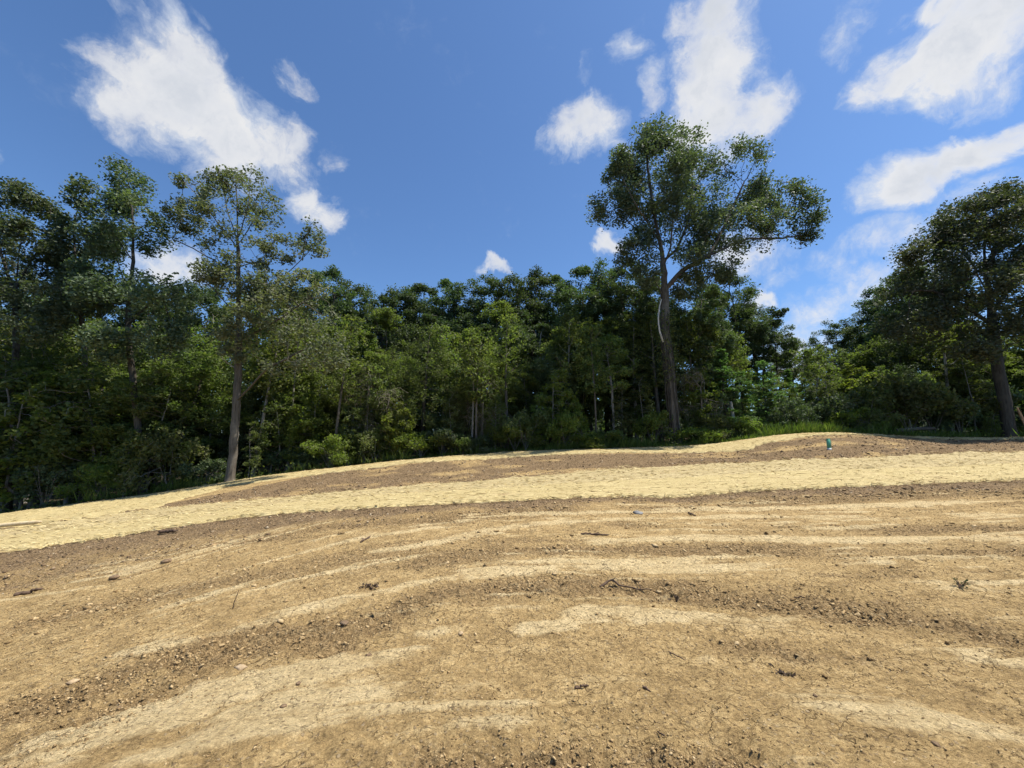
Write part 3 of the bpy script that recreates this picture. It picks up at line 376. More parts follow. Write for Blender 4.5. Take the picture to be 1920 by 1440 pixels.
# ---------------------------------------------------------------- world: sky with broken cumulus
class NT:
    """small helper round a node tree"""
    def __init__(s, tree):
        s.t = tree
        tree.nodes.clear()
    def n(s, kind, **kw):
        nd = s.t.nodes.new(kind)
        for k, v in kw.items():
            if k.startswith('i_'):
                key = k[2:]
                nd.inputs[int(key) if key.isdigit() else key].default_value = v
            else:
                setattr(nd, k, v)
        return nd
    def l(s, a, b, ao=0, bi=0):
        s.t.links.new(a.outputs[ao], b.inputs[bi])
        return b
    def math(s, op, a, b=None, c=None, clamp=False):
        nd = s.t.nodes.new('ShaderNodeMath'); nd.operation = op; nd.use_clamp = clamp
        for i, q in enumerate((a, b, c)):
            if q is None: continue
            if isinstance(q, (int, float)): nd.inputs[i].default_value = q
            else: s.t.links.new(q, nd.inputs[i])
        return nd.outputs[0]
    def noise(s, vec, scale, detail=4, rough=.55, out='Fac', dist=0.0):
        nd = s.n('ShaderNodeTexNoise'); nd.inputs['Scale'].default_value = scale
        nd.inputs['Detail'].default_value = detail; nd.inputs['Roughness'].default_value = rough
        nd.inputs['Distortion'].default_value = dist
        if vec is not None: s.t.links.new(vec, nd.inputs['Vector'])
        return nd.outputs[out]
    def ramp(s, fac, stops):
        nd = s.n('ShaderNodeValToRGB'); el = nd.color_ramp.elements
        while len(el) < len(stops): el.new(.5)
        for e, (p, c) in zip(el, stops):
            e.position = p; e.color = (c[0], c[1], c[2], 1) if not isinstance(c, (int, float)) else (c, c, c, 1)
        s.t.links.new(fac, nd.inputs[0])
        return nd.outputs[0]
    def smooth(s, v, lo, hi, a=0., b=1.):
        nd = s.n('ShaderNodeMapRange', interpolation_type='SMOOTHSTEP')
        s.t.links.new(v, nd.inputs[0])
        for i, q in enumerate((lo, hi, a, b)): nd.inputs[1 + i].default_value = q
        return nd.outputs[0]
    def mix(s, fac, a, b, blend='MIX'):
        nd = s.n('ShaderNodeMix', data_type='RGBA', blend_type=blend)
        for i, q in ((0, fac), (6, a), (7, b)):
            if isinstance(q, (int, float)): nd.inputs[i].default_value = q
            elif isinstance(q, tuple): nd.inputs[i].default_value = (q[0], q[1], q[2], 1)
            else: s.t.links.new(q, nd.inputs[i])
        return nd.outputs[2]

def build_world():
    w = bpy.data.worlds.new('World'); scene.world = w; w.use_nodes = True
    N = NT(w.node_tree)
    sky = N.n('ShaderNodeTexSky', sky_type='NISHITA', sun_disc=False)
    sky.sun_elevation = math.radians(SUN_EL); sky.sun_rotation = math.radians(SUN_AZ)
    sky.air_density = 1.0; sky.dust_density = 0.6; sky.ozone_density = 2.6; sky.altitude = 200
    tint = N.mix(1.0, sky.outputs[0], SKY_TINT, 'MULTIPLY')
    b_sky = N.n('ShaderNodeBackground'); b_sky.inputs[1].default_value = SKY_STRENGTH
    N.t.links.new(tint, b_sky.inputs[0])
    tc = N.n('ShaderNodeTexCoord'); d = tc.outputs['Generated']
    # ragged outlines: the direction is warped by noise before it meets the cloud lobes
    def warp(vec, scale, amount, detail):
        c = N.noise(vec, scale, detail, .6, 'Color')
        s = N.n('ShaderNodeVectorMath', operation='SUBTRACT'); N.t.links.new(c, s.inputs[0]); s.inputs[1].default_value = (.5, .5, .5)
        m = N.n('ShaderNodeVectorMath', operation='SCALE'); N.l(s, m); m.inputs['Scale'].default_value = amount
        a = N.n('ShaderNodeVectorMath', operation='ADD'); N.t.links.new(vec, a.inputs[0]); N.l(m, a, 0, 1)
        return a.outputs[0]
    wd = warp(warp(d, 5.0, .11, 3), 15.0, .085, 6)
    total = None
    for c, e1, e2, amp in CLOUDS:
        c, e1, e2 = Vector(c), Vector(e1), Vector(e2)
        x = e1.normalized(); y = x.cross(e2).normalized(); z = x.cross(y) * -1
        if z.dot(e2) < 0: z = -z; y = -y
        R = Matrix((x, z.cross(x), z)).transposed()
        mp = N.n('ShaderNodeMapping', vector_type='TEXTURE')
        mp.inputs['Location'].default_value = c
        mp.inputs['Rotation'].default_value = R.to_euler('XYZ')
        mp.inputs['Scale'].default_value = (e1.length * 1.5, .4, e2.length * 1.5)
        N.t.links.new(wd, mp.inputs['Vector'])
        dot = N.n('ShaderNodeVectorMath', operation='DOT_PRODUCT'); N.l(mp, dot); N.l(mp, dot, 0, 1)
        v = N.math('SUBTRACT', 1.0, dot.outputs['Value'], clamp=True)
        v = N.math('MULTIPLY', v, amp)
        total = v if total is None else N.math('SMOOTH_MAX', total, v, .12)
    # the rest of the sky, behind and beside the view, carries the same kind of broken cloud
    sep = N.n('ShaderNodeSeparateXYZ'); N.t.links.new(d, sep.inputs[0])
    away = N.smooth(sep.outputs['Y'], .45, .1)
    rest = N.smooth(N.noise(d, 2.2, 3, .5), .52, .72)
    total = N.math('MAXIMUM', total, N.math('MULTIPLY', rest, away))
    fine = N.noise(d, 9.0, 9, .62)
    f2 = N.noise(wd, 26.0, 6, .65)
    dens = N.math('ADD', total, N.math('MULTIPLY', N.math('SUBTRACT', fine, .5), 1.5))
    dens = N.math('ADD', dens, N.math('MULTIPLY', N.math('SUBTRACT', f2, .5), .8))
    gate = N.smooth(total, .0, .25)
    alpha = N.math('MULTIPLY', N.smooth(dens, .22, 1.15), gate)
    up = N.smooth(sep.outputs['Z'], -.02, .04)
    alpha = N.math('MULTIPLY', N.math('MULTIPLY', alpha, up), .97)
    core = N.smooth(N.math('ADD', dens, N.math('MULTIPLY', N.math('SUBTRACT', N.noise(d, 7.0, 5, .6), .5), 1.6)), .4, 1.5)
    ccol = N.ramp(core, [(0, (.80, .88, 1.0)), (.35, (1.0, 1.0, 1.0)), (.65, (.90, .92, .96)), (1, (.76, .80, .87))])
    b_cl = N.n('ShaderNodeBackground'); b_cl.inputs[1].default_value = CLOUD
    N.t.links.new(ccol, b_cl.inputs[0])
    ms = N.n('ShaderNodeMixShader'); N.t.links.new(alpha, ms.inputs[0]); N.l(b_sky, ms, 0, 1); N.l(b_cl, ms, 0, 2)
    out = N.n('ShaderNodeOutputWorld'); N.l(ms, out)
    w.cycles.sampling_method = 'MANUAL'; w.cycles.sample_map_resolution = 512

# ---------------------------------------------------------------- materials
def new_mat(name):
    m = bpy.data.materials.new(name); m.use_nodes = True
    return m, NT(m.node_tree)

def bump(N, h, strength, dist, prev=None):
    b = N.n('ShaderNodeBump'); b.inputs['Strength'].default_value = strength; b.inputs['Distance'].default_value = dist
    N.t.links.new(h, b.inputs['Height'])
    if prev is not None: N.t.links.new(prev, b.inputs['Normal'])
    return b.outputs[0]

def finish(N, color, rough, normal=None, spec=.3):
    p = N.n('ShaderNodeBsdfPrincipled')
    if isinstance(color, tuple): p.inputs['Base Color'].default_value = (*color, 1)
    else: N.t.links.new(color, p.inputs['Base Color'])
    if isinstance(rough, float): p.inputs['Roughness'].default_value = rough
    else: N.t.links.new(rough, p.inputs['Roughness'])
    p.inputs['Specular IOR Level'].default_value = spec
    if normal is not None: N.t.links.new(normal, p.inputs['Normal'])
    o = N.n('ShaderNodeOutputMaterial'); N.l(p, o)
    return p

def leaf_mat(name, dark, light, accent=None, rough=.42, trans=.30, spec=.25, vary=.22):
    rough += .25; trans += .16
    m, N = new_mat(name)
    at = N.n('ShaderNodeAttribute', attribute_name='rnd')
    oi = N.n('ShaderNodeObjectInfo')
    stops = [(0, dark), (.75, light)]
    if accent: stops.append((1.0, accent))
    c = N.ramp(at.outputs['Fac'], stops)
    hs = N.n('ShaderNodeHueSaturation')
    N.t.links.new(N.math('ADD', N.math('MULTIPLY', oi.outputs['Random'], .032), .468), hs.inputs['Hue'])
    N.t.links.new(N.math('ADD', N.math('MULTIPLY', oi.outputs['Random'], vary * 2), 1 - vary), hs.inputs['Value'])
    N.t.links.new(c, hs.inputs['Color'])
    p = N.n('ShaderNodeBsdfPrincipled'); N.t.links.new(hs.outputs[0], p.inputs['Base Color'])
    p.inputs['Roughness'].default_value = rough; p.inputs['Specular IOR Level'].default_value = spec
    t = N.n('ShaderNodeBsdfTranslucent')
    tcol = N.mix(1.0, hs.outputs[0], (1.25, 1.5, .55), 'MULTIPLY')
    N.t.links.new(tcol, t.inputs[0])
    ms = N.n('ShaderNodeMixShader'); ms.inputs[0].default_value = trans
    N.l(p, ms, 0, 1); N.l(t, ms, 0, 2)
    o = N.n('ShaderNodeOutputMaterial'); N.l(ms, o)
    return m

def bark_mat(name, a, b, scale=1.0, pale=None):
    m, N = new_mat(name)
    tc = N.n('ShaderNodeTexCoord')
    mp = N.n('ShaderNodeMapping'); mp.inputs['Scale'].default_value = (9 * scale, 9 * scale, 1.1 * scale)
    N.l(tc, mp, 3, 0)
    f = N.noise(mp.outputs[0], 1.6, 6, .65, dist=.6)
    g = N.noise(tc.outputs['Object'], .8 * scale, 4, .6)
    c = N.ramp(f, [(.3, a), (.68, b)])
    c = N.mix(N.smooth(g, .45, .75), c, pale if pale else b)
    nrm = bump(N, f, .9, .05)
    finish(N, c, .9, nrm, .15)
    return m

def soil_mat():
    m, N = new_mat('soil')
    geo = N.n('ShaderNodeNewGeometry'); P = geo.outputs['Position']
    at = N.n('ShaderNodeAttribute', attribute_name='soil')     # r compacted, g dark topsoil, b forest floor
    sp = N.n('ShaderNodeSeparateColor'); N.l(at, sp, 0, 0)
    big = N.noise(P, .55, 5, .6); med = N.noise(P, 3.2, 6, .65); fine = N.noise(P, 24., 6, .7); grit = N.noise(P, 95., 4, .7)
    base = N.ramp(N.math('ADD', N.math('MULTIPLY', med, .5), N.math('MULTIPLY', fine, .5)), [(.34, (.18, .118, .052)), (.5, (.40, .274, .122)), (.66, (.58, .42, .205))])
    comp = N.ramp(N.math('ADD', N.math('MULTIPLY', med, .55), N.math('MULTIPLY', fine, .45)), [(.3, (.38, .272, .130)), (.5, (.555, .42, .222)), (.7, (.66, .52, .30))])
    dark = N.ramp(N.math('ADD', N.math('MULTIPLY', med, .4), N.math('MULTIPLY', fine, .6)), [(.3, (.10, .064, .034)), (.5, (.22, .147, .078)), (.7, (.38, .272, .155))])
    wood = N.ramp(fine, [(.35, (.022, .02, .012)), (.6, (.07, .055, .03)), (.75, (.10, .085, .045))])
    rf = N.smooth(N.math('ADD', sp.outputs[0], N.math('MULTIPLY', N.math('SUBTRACT', N.math('ADD', N.math('ADD', N.math('MULTIPLY', big, .35), N.math('MULTIPLY', med, .35)), N.math('MULTIPLY', N.noise(P, 11., 6, .7), .3)), .5), 3.0)), .1, .95)
    gf = N.smooth(N.math('ADD', sp.outputs[1], N.math('MULTIPLY', N.math('SUBTRACT', N.noise(P, 1.6, 6, .7), .5), .9)), .2, .8)
    bf = N.smooth(N.math('ADD', sp.outputs[2], N.math('MULTIPLY', N.math('SUBTRACT', med, .5), .5)), .35, .65)
    rough_soil = N.ramp(fine, [(.3, (.11, .068, .031)), (.5, (.25, .165, .078)), (.7, (.43, .305, .155))])
    af = N.smooth(N.math('ADD', at.outputs['Alpha'], N.math('MULTIPLY', N.math('SUBTRACT', med, .5), 1.0)), .15, .9)
    base = N.mix(N.math('MULTIPLY', af, .85), base, rough_soil)
    c = N.mix(rf, base, comp); c = N.mix(gf, c, dark); c = N.mix(bf, c, wood)
    grain = N.ramp(N.noise(P, 52., 5, .75), [(.3, .62), (.5, 1.0), (.7, 1.32)])
    c = N.mix(1.0, c, grain, 'MULTIPLY')
    g2 = N.ramp(N.noise(P, 17., 5, .7), [(.3, .78), (.5, 1.0), (.7, 1.18)])
    c = N.mix(1.0, c, g2, 'MULTIPLY')
    # drying cracks in the compacted clay
    wv = N.n('ShaderNodeVectorMath', operation='ADD'); N.t.links.new(P, wv.inputs[0])
    ws = N.n('ShaderNodeVectorMath', operation='SCALE'); N.t.links.new(N.noise(P, 7., 3, .6, 'Color'), ws.inputs[0]); ws.inputs['Scale'].default_value = .16
    N.l(ws, wv, 0, 1)
    vo = N.n('ShaderNodeTexVoronoi', feature='DISTANCE_TO_EDGE'); vo.inputs['Scale'].default_value = 5.4; N.l(wv, vo)
    crack = N.smooth(vo.outputs['Distance'], .0, .030, 1, 0)
    cm = N.math('MULTIPLY', crack, N.smooth(N.noise(P, 1.6, 5, .65), .42, .56))
    cm = N.math('MULTIPLY', cm, N.math('SUBTRACT', 1.0, N.math('ADD', gf, bf, clamp=True), clamp=True))
    c = N.mix(N.math('MULTIPLY', cm, .55), c, (.13, .08, .04))
    v3 = N.n('ShaderNodeTexVoronoi'); v3.inputs['Scale'].default_value = 15.; N.l(wv, v3)
    lumps = N.math('MULTIPLY', N.smooth(v3.outputs['Distance'], .75, .1), N.math('ADD', N.math('ADD', af, gf), .15, clamp=True))
    # scattered dark and pale crumbs
    v2 = N.n('ShaderNodeTexVoronoi'); v2.inputs['Scale'].default_value = 30.; N.t.links.new(P, v2.inputs['Vector'])
    cs = N.n('ShaderNodeSeparateColor'); N.l(v2, cs, 1, 0)
    crumb = N.math('MULTIPLY', N.smooth(v2.outputs['Distance'], .42, .22), N.smooth(cs.outputs[0], .62, .78))
    tone = N.mix(cs.outputs[1], (.15, .095, .05), (.50, .38, .23))
    c = N.mix(N.math('MULTIPLY', crumb, N.math('SUBTRACT', .75, bf, clamp=True)), c, tone)
    h = N.math('ADD', N.math('MULTIPLY', fine, .8), N.math('MULTIPLY', crumb, .35))
    h = N.math('SUBTRACT', h, N.math('MULTIPLY', cm, .8))
    h = N.math('ADD', h, N.math('MULTIPLY', lumps, .7))
    n1 = bump(N, med, .5, .10)
    n2 = bump(N, h, 1.0, .055, n1)
    n3 = bump(N, grit, .8, .012, n2)
    finish(N, c, .95, n3, .12)
    return m

def straw_mat(name, tone=1.0):
    m, N = new_mat(name)
    geo = N.n('ShaderNodeNewGeometry'); P = geo.outputs['Position']
    mp = N.n('ShaderNodeMapping'); mp.inputs['Scale'].default_value = (.6, 11, 8); N.t.links.new(P, mp.inputs[0])
    a = N.noise(mp.outputs[0], 1.3, 7, .7, dist=.5)
    b = N.noise(P, 1.2, 5, .6); f = N.noise(P, 30., 5, .7)
    k = N.math('ADD', N.math('MULTIPLY', a, .68), N.math('MULTIPLY', f, .32))
    c = N.ramp(k, [(.34, (.20 * tone, .145 * tone, .06)), (.47, (.385 * tone, .30 * tone, .138)), (.62, (.53 * tone, .43 * tone, .225))])
    c = N.mix(N.math('MULTIPLY', N.smooth(b, .5, .75), .6), c, (.40, .30, .155), 'MIX')
    thin = N.math('MULTIPLY', N.smooth(N.noise(P, 2.4, 7, .72), .58, .70), .7)
    c = N.mix(thin, c, (.27, .185, .095))
    nrm = bump(N, a, .6, .03); nrm = bump(N, f, .8, .02, nrm)
    finish(N, c, .85, nrm, .15)
    return m

def plain_mat(name, a, b, scale, rough=.8, bstr=.6, bdist=.01, stretch=(1, 1, 1)):
    m, N = new_mat(name)
    tc = N.n('ShaderNodeTexCoord'); mp = N.n('ShaderNodeMapping'); mp.inputs['Scale'].default_value = stretch
    N.l(tc, mp, 3, 0)
    f = N.noise(mp.outputs[0], scale, 6, .65)
    finish(N, N.ramp(f, [(.32, a), (.68, b)]), rough, bump(N, f, bstr, bdist), .25)
    return m

def rnd_mat(name, stops, rough=.85, trans=0.0):
    """colour from the per-face random attribute"""
    m, N = new_mat(name)
    at = N.n('ShaderNodeAttribute', attribute_name='rnd')
    c = N.ramp(at.outputs['Fac'], stops)
    geo = N.n('ShaderNodeNewGeometry')
    f = N.noise(geo.outputs['Position'], 60., 4, .7)
    finish(N, c, rough, bump(N, f, .7, .008), .15)
    return m

# ---------------------------------------------------------------- mesh helpers
def mesh_from(name, verts, faces, mats, rnd=None, smooth=False):
    """verts (n,3), faces (m,k) arrays of one k; rnd: one value per face"""
    me = bpy.data.meshes.new(name)
    verts = np.ascontiguousarray(verts, np.float32); faces = np.ascontiguousarray(faces, np.int32)
    k = faces.shape[1]
    me.vertices.add(len(verts)); me.vertices.foreach_set('co', verts.ravel())
    me.loops.add(faces.size); me.loops.foreach_set('vertex_index', faces.ravel())
    me.polygons.add(len(faces)); me.polygons.foreach_set('loop_start', np.arange(0, faces.size, k, dtype=np.int32))
    if smooth: me.polygons.foreach_set('use_smooth', np.ones(len(faces), bool))
    me.materials.append(mats)
    if rnd is not None:
        at = me.attributes.new('rnd', 'FLOAT', 'FACE'); at.data.foreach_set('value', np.ascontiguousarray(rnd, np.float32))
    me.update(calc_edges=True)
    return me

def link(name, data, parent=None, loc=None):
    o = bpy.data.objects.new(name, data); col.objects.link(o)
    if parent is not None: o.parent = parent
    if loc is not None: o.location = loc
    return o

def tag(o, label=None, cat=None, group=None, kind=None):
    if label: o['label'] = label
    if cat: o['category'] = cat
    if group: o['group'] = group
    if kind: o['kind'] = kind
    return o

def unit(v):
    return v / np.maximum(np.linalg.norm(v, axis=-1, keepdims=True), 1e-9)

def hash2(ix, iy, seed):
    h = (ix.astype(np.int64) * 374761393 + iy.astype(np.int64) * 668265263 + seed * 1442695041) & 0x7fffffff
    h = ((h ^ (h >> 13)) * 1274126177) & 0x7fffffff
    return ((h ^ (h >> 16)) & 0xffff) / 65535.0

def vnoise(x, y, seed=0):
    ix, iy = np.floor(x), np.floor(y); fx, fy = x - ix, y - iy
    fx = fx * fx * (3 - 2 * fx); fy = fy * fy * (3 - 2 * fy)
    ix = ix.astype(np.int64); iy = iy.astype(np.int64)
    a = hash2(ix, iy, seed); b = hash2(ix + 1, iy, seed); c = hash2(ix, iy + 1, seed); d = hash2(ix + 1, iy + 1, seed)
    return (a + (b - a) * fx) * (1 - fy) + (c + (d - c) * fx) * fy

def fbm(x, y, oct=4, seed=0, gain=.5):
    s = 0; a = 1; t = 0
    for i in range(oct):
        s = s + a * vnoise(x * 2 ** i, y * 2 ** i, seed + i * 17); t += a; a *= gain
    return s / t

def tubes(paths, sides_of):
    """paths: list of (pts (n,3), radii (n,)); returns quads"""
    V = []; Fc = []; off = 0
    for pts, rad in paths:
        n = len(pts)
        if n < 2: continue
        k = sides_of(rad[0])
        t = unit(np.gradient(pts, axis=0))
        ref = np.array([1., 0, 0]) if abs(t[0][0]) < .8 else np.array([0, 1., 0])
        u = unit(np.cross(t, ref)); w = np.cross(t, u)
        ang = np.arange(k) * 2 * math.pi / k
        ring = pts[:, None] + rad[:, None, None] * (np.cos(ang)[None, :, None] * u[:, None] + np.sin(ang)[None, :, None] * w[:, None])
        V.append(ring.reshape(-1, 3))
        i = np.arange(n - 1)[:, None] * k; j = np.arange(k)[None]; jn = (j + 1) % k
        Fc.append((np.stack([i + j, i + jn, i + k + jn, i + k + j], -1).reshape(-1, 4)) + off)
        off += n * k
    return np.concatenate(V), np.concatenate(Fc)

def leaves(centers, dirs, normals, length, width):
    """one kite-shaped leaf per row, slightly folded by its own tilt"""
    d = unit(dirs); n = unit(normals - (normals * d).sum(1, keepdims=True) * d); s = np.cross(n, d)
    L = length[:, None]; Wd = width[:, None]
    p0 = centers - d * L * .5; p2 = centers + d * L * .5
    m = centers - d * L * .05 - n * L * .06
    V = np.stack([p0, m + s * Wd * .5, p2, m - s * Wd * .5], 1).reshape(-1, 3)
    F = np.arange(len(V)).reshape(-1, 4)
    return V, F

# ---------------------------------------------------------------- terrain
_C = np.array(CTL)
def _fit(C, lam=.02):
    n = len(C); d = np.hypot(C[:, None, 0] - C[None, :, 0], C[:, None, 1] - C[None, :, 1])
    K = np.where(d > 0, d * d * np.log(d + 1e-9), 0) / 100
    A = np.zeros((n + 3, n + 3)); A[:n, :n] = K + lam * np.eye(n); A[:n, n] = 1; A[:n, n + 1:] = C[:, :2]; A[n:, :n] = A[:n, n:].T
    return np.linalg.solve(A, np.r_[C[:, 2], 0, 0, 0])
_W = _fit(_C)
def terr(x, y):
    x = np.clip(np.asarray(x, float), -68, 68); y = np.clip(np.asarray(y, float), -1.5, 50)
    shp = x.shape; x = x.ravel(); y = y.ravel(); n = len(_C)
    out = np.empty(len(x))
    for i in range(0, len(x), 40000):
        a, b = x[i:i + 40000], y[i:i + 40000]
        d2 = (a[:, None] - _C[:, 0]) ** 2 + (b[:, None] - _C[:, 1]) ** 2
        out[i:i + 40000] = (.5 * d2 * np.log(d2 + 1e-12) / 100) @ _W[:n] + _W[n] + _W[n + 1] * a + _W[n + 2] * b
    return out.reshape(shp)

def edge_y(edge, x):
    e = np.array(sorted(edge)); return np.interp(x, e[:, 0], e[:, 1])

def band_field(x, y, bands, wob=.5, seed=3):
    """0..1 field round polylines"""
    out = np.zeros(x.shape)
    wx = x + (fbm(x * .9, y * 2.0, 3, seed) - .5) * wob + (fbm(x * 5, y * 5, 3, seed + 31) - .5) * .22
    wy = y + (fbm(x * .9 + 40, y * 2.0, 3, seed + 5) - .5) * wob * .55 + (fbm(x * 4, y * 6, 3, seed + 37) - .5) * .30
    for pts, w, s in bands:
        best = np.full(x.shape, 1e9); brk = fbm(x * .5 + 7 * w, y * 1.4, 3, int(w * 100) + seed)
        for (ax, ay), (bx, by) in zip(pts[:-1], pts[1:]):
            dx, dy = bx - ax, by - ay; L2 = dx * dx + dy * dy + 1e-9
            t = np.clip(((wx - ax) * dx + (wy - ay) * dy) / L2, 0, 1)
            best = np.minimum(best, (wx - ax - t * dx) ** 2 + (wy - ay - t * dy) ** 2)
        out = np.maximum(out, s * np.exp(-best / (w * w * 2.0)) * np.clip(-.25 + 2.3 * brk, 0, 1.25))
    return out

def soil_fields(x, y):
    near = y < 15
    L = np.zeros(x.shape); R = np.zeros(x.shape)
    if near.any():
        L[near] = band_field(x[near], y[near], LIGHT_BANDS); R[near] = band_field(x[near], y[near], ROUGH_BANDS, .6, 11)
    # fine streaks dragged along the machine tracks, which swing towards the camera on the left
    yy = y + .10 * np.clip(x, -7, 0) ** 2
    st = fbm(x * .30, yy * 3.6, 4, 141) * .6 + fbm(x * .9, yy * 9., 3, 151) * .4
    L = np.where(near, np.maximum(L * np.interp(st, [.3, .6], [.35, 1.15]), np.interp(st, [.54, .68], [0, .75]) * np.clip((y - 2.5) / 4, .12, 1)), 0)
    R = np.where(near, np.maximum(R, np.interp(st, [.32, .46], [.6, 0]) * np.clip((y - 2.5) / 4, .3, 1)), R)
    n = fbm(x * .8, y * .8, 4, 21)
    yE = edge_y(EDGE_E, x); yD = edge_y(EDGE_D, x); yC = edge_y([p for p in EDGE_C if p[0] > -14.7], x); yB = edge_y(EDGE_B, x)
    # dark crumbly topsoil: a strip below the straw, wider towards the left, and the berm between the straw bands
    wl = np.interp(x, [-14, -8, -3, 2, 8, 16], [4.4, 3.6, 2.0, 1.45, 1.25, 1.5])
    d = (yE - y) / wl + (n - .5) * .9
    D = np.clip(1.25 - d * 1.1, 0, 1) * (y < yE + .6)
    berm = np.clip((y - yD + .4) / .4, 0, 1) * (y < yC + .8)
    bm = np.interp(fbm(x * .45, y * 1.1, 4, 33), [.32, .58], [.35, 1.2])
    D = np.maximum(D, berm * bm)
    D = np.where(y < 3.2, 0, D)
    Ff = np.clip((y - yB + .25) / .5, 0, 1)
    L = np.clip((L - .22) / .5, 0, 1)
    L = np.where(y > yE - .3, 0, L) * (1 - .85 * np.clip(D, 0, 1))
    return L, R, np.clip(D, 0, 1), Ff, berm

def micro(x, y, L, R, D, Ff, berm):
    near = np.clip((14 - y) / 5, 0, 1)
    h = L * .018 * near - R * .02 * near
    rough = np.clip(.55 + R * .9 + D * .8 - L * .5, .2, 1.5)
    h += (fbm(x * 1.2, y * 1.2, 3, 51) - .5) * .055
    h += (fbm(x * 7, y * 7, 3, 61, .6) - .5) * .075 * rough
    h += (fbm(x * 22, y * 22, 3, 71, .65) - .5) * .062 * rough * np.clip((9 - y) / 4, 0, 1)
    bl = fbm(x * .9, y * 1.6, 4, 81)
    yDD = edge_y(EDGE_D, x); yCC = edge_y([p for p in EDGE_C if p[0] > -14.7], x); q = np.clip((y - yDD) / np.maximum(yCC - yDD, .3), 0, 1)
    h += berm * ((bl - .5) * .34 * np.clip(1.15 - q, .2, 1) - .10 * np.sin(q * math.pi))
    yE = edge_y(EDGE_E, x); yB = edge_y(EDGE_B, x); yD = edge_y(EDGE_D, x)
    flat = (y > yE - .1) & (y < yB + .1) & (berm < .5)
    h = np.where(flat, h * .12, h)
    return h

def height(x, y):
    x = np.atleast_1d(np.asarray(x, float)); y = np.atleast_1d(np.asarray(y, float))
    return terr(x, y) + micro(x, y, *soil_fields(x, y))

def gz(x, y):
    return float(height(x, y)[0])

def build_ground(m_soil):
    ys = [-3.0]
    while ys[-1] < 1.2: ys.append(ys[-1] + .22)
    while ys[-1] < 28: ys.append(ys[-1] + max(.0135, .0064 * ys[-1]))
    while ys[-1] < 2600: ys.append(ys[-1] * 1.06)
    ys = np.array(ys); ts = np.linspace(-1.5, 1.5, 690)
    Y = np.repeat(ys[:, None], len(ts), 1); X = ts[None] * (Y + 4.0)
    x = X.ravel(); y = Y.ravel()
    L, R, D, Ff, berm = soil_fields(x, y)
    z = terr(x, y) + micro(x, y, L, R, D, Ff, berm)
    V = np.stack([x, y, z], 1)
    nr, nc = Y.shape
    i = np.arange(nr - 1)[:, None] * nc + np.arange(nc - 1)[None]
    Fc = np.stack([i, i + 1, i + nc + 1, i + nc], -1).reshape(-1, 4)
    me = mesh_from('ground', V, Fc, m_soil, smooth=True)
    at = me.color_attributes.new('soil', 'FLOAT_COLOR', 'POINT')
    at.data.foreach_set('color', np.stack([np.clip(L, 0, 1), D, Ff, np.clip(R, 0, 1)], 1).astype(np.float32).ravel())
    return tag(link('ground', me), 'bare graded clay ground with tyre worn bands', None, None, 'structure')

def resample(pts, n):
    p = np.array(pts, float); d = np.r_[0, np.cumsum(np.linalg.norm(np.diff(p, axis=0), axis=1))]
    s = np.linspace(0, d[-1], n); return np.stack([np.interp(s, d, p[:, k]) for k in range(p.shape[1])], 1)

def straw_sheet(name, front, back, mat, seed, lift=.05, nt=520, ns=26, label=None):
    """a straw blanket laid on the ground between two edge lines, with wrinkles and a ragged thin rim"""
    a = resample(front, nt); b = resample(back, nt)
    s = np.linspace(0, 1, ns)
    # ragged edges
    k = np.arange(nt) * .35
    ra = (fbm(k, k * 0 + seed, 5, seed, .65) - .5) * .7; rb = (fbm(k, k * 0 + seed + 9, 5, seed + 2, .65) - .5) * .6
    ab = b - a; wid = np.linalg.norm(ab, axis=1, keepdims=True); dirn = ab / np.maximum(wid, .05)
    a = a + dirn * ra[:, None]; b = b + dirn * rb[:, None]
    P = a[:, None] * (1 - s)[None, :, None] + b[:, None] * s[None, :, None]
    x = P[..., 0].ravel(); y = P[..., 1].ravel()
    wr = (fbm(x * .25, y * 2.2, 3, seed + 4) - .5) * .06 + (fbm(x * 6, y * 9, 2, seed + 7) - .5) * .022
    z = terr(x, y) + micro(x, y, *soil_fields(x, y)) + lift + np.abs(wr) * .9
    z = z.reshape(nt, ns); z[:, 0] -= lift * 1.6; z[:, -1] -= lift * 1.6; z[0] -= lift * 1.6; z[-1] -= lift * 1.6
    V = np.stack([x, y, z.ravel()], 1)
    i = np.arange(nt - 1)[:, None] * ns + np.arange(ns - 1)[None]
    Fc = np.stack([i, i + ns, i + ns + 1, i + 1], -1).reshape(-1, 4)
    o = link(name, mesh_from(name, V, Fc, mat, smooth=True))
    return tag(o, label, 'straw mat', 'straw erosion blankets')

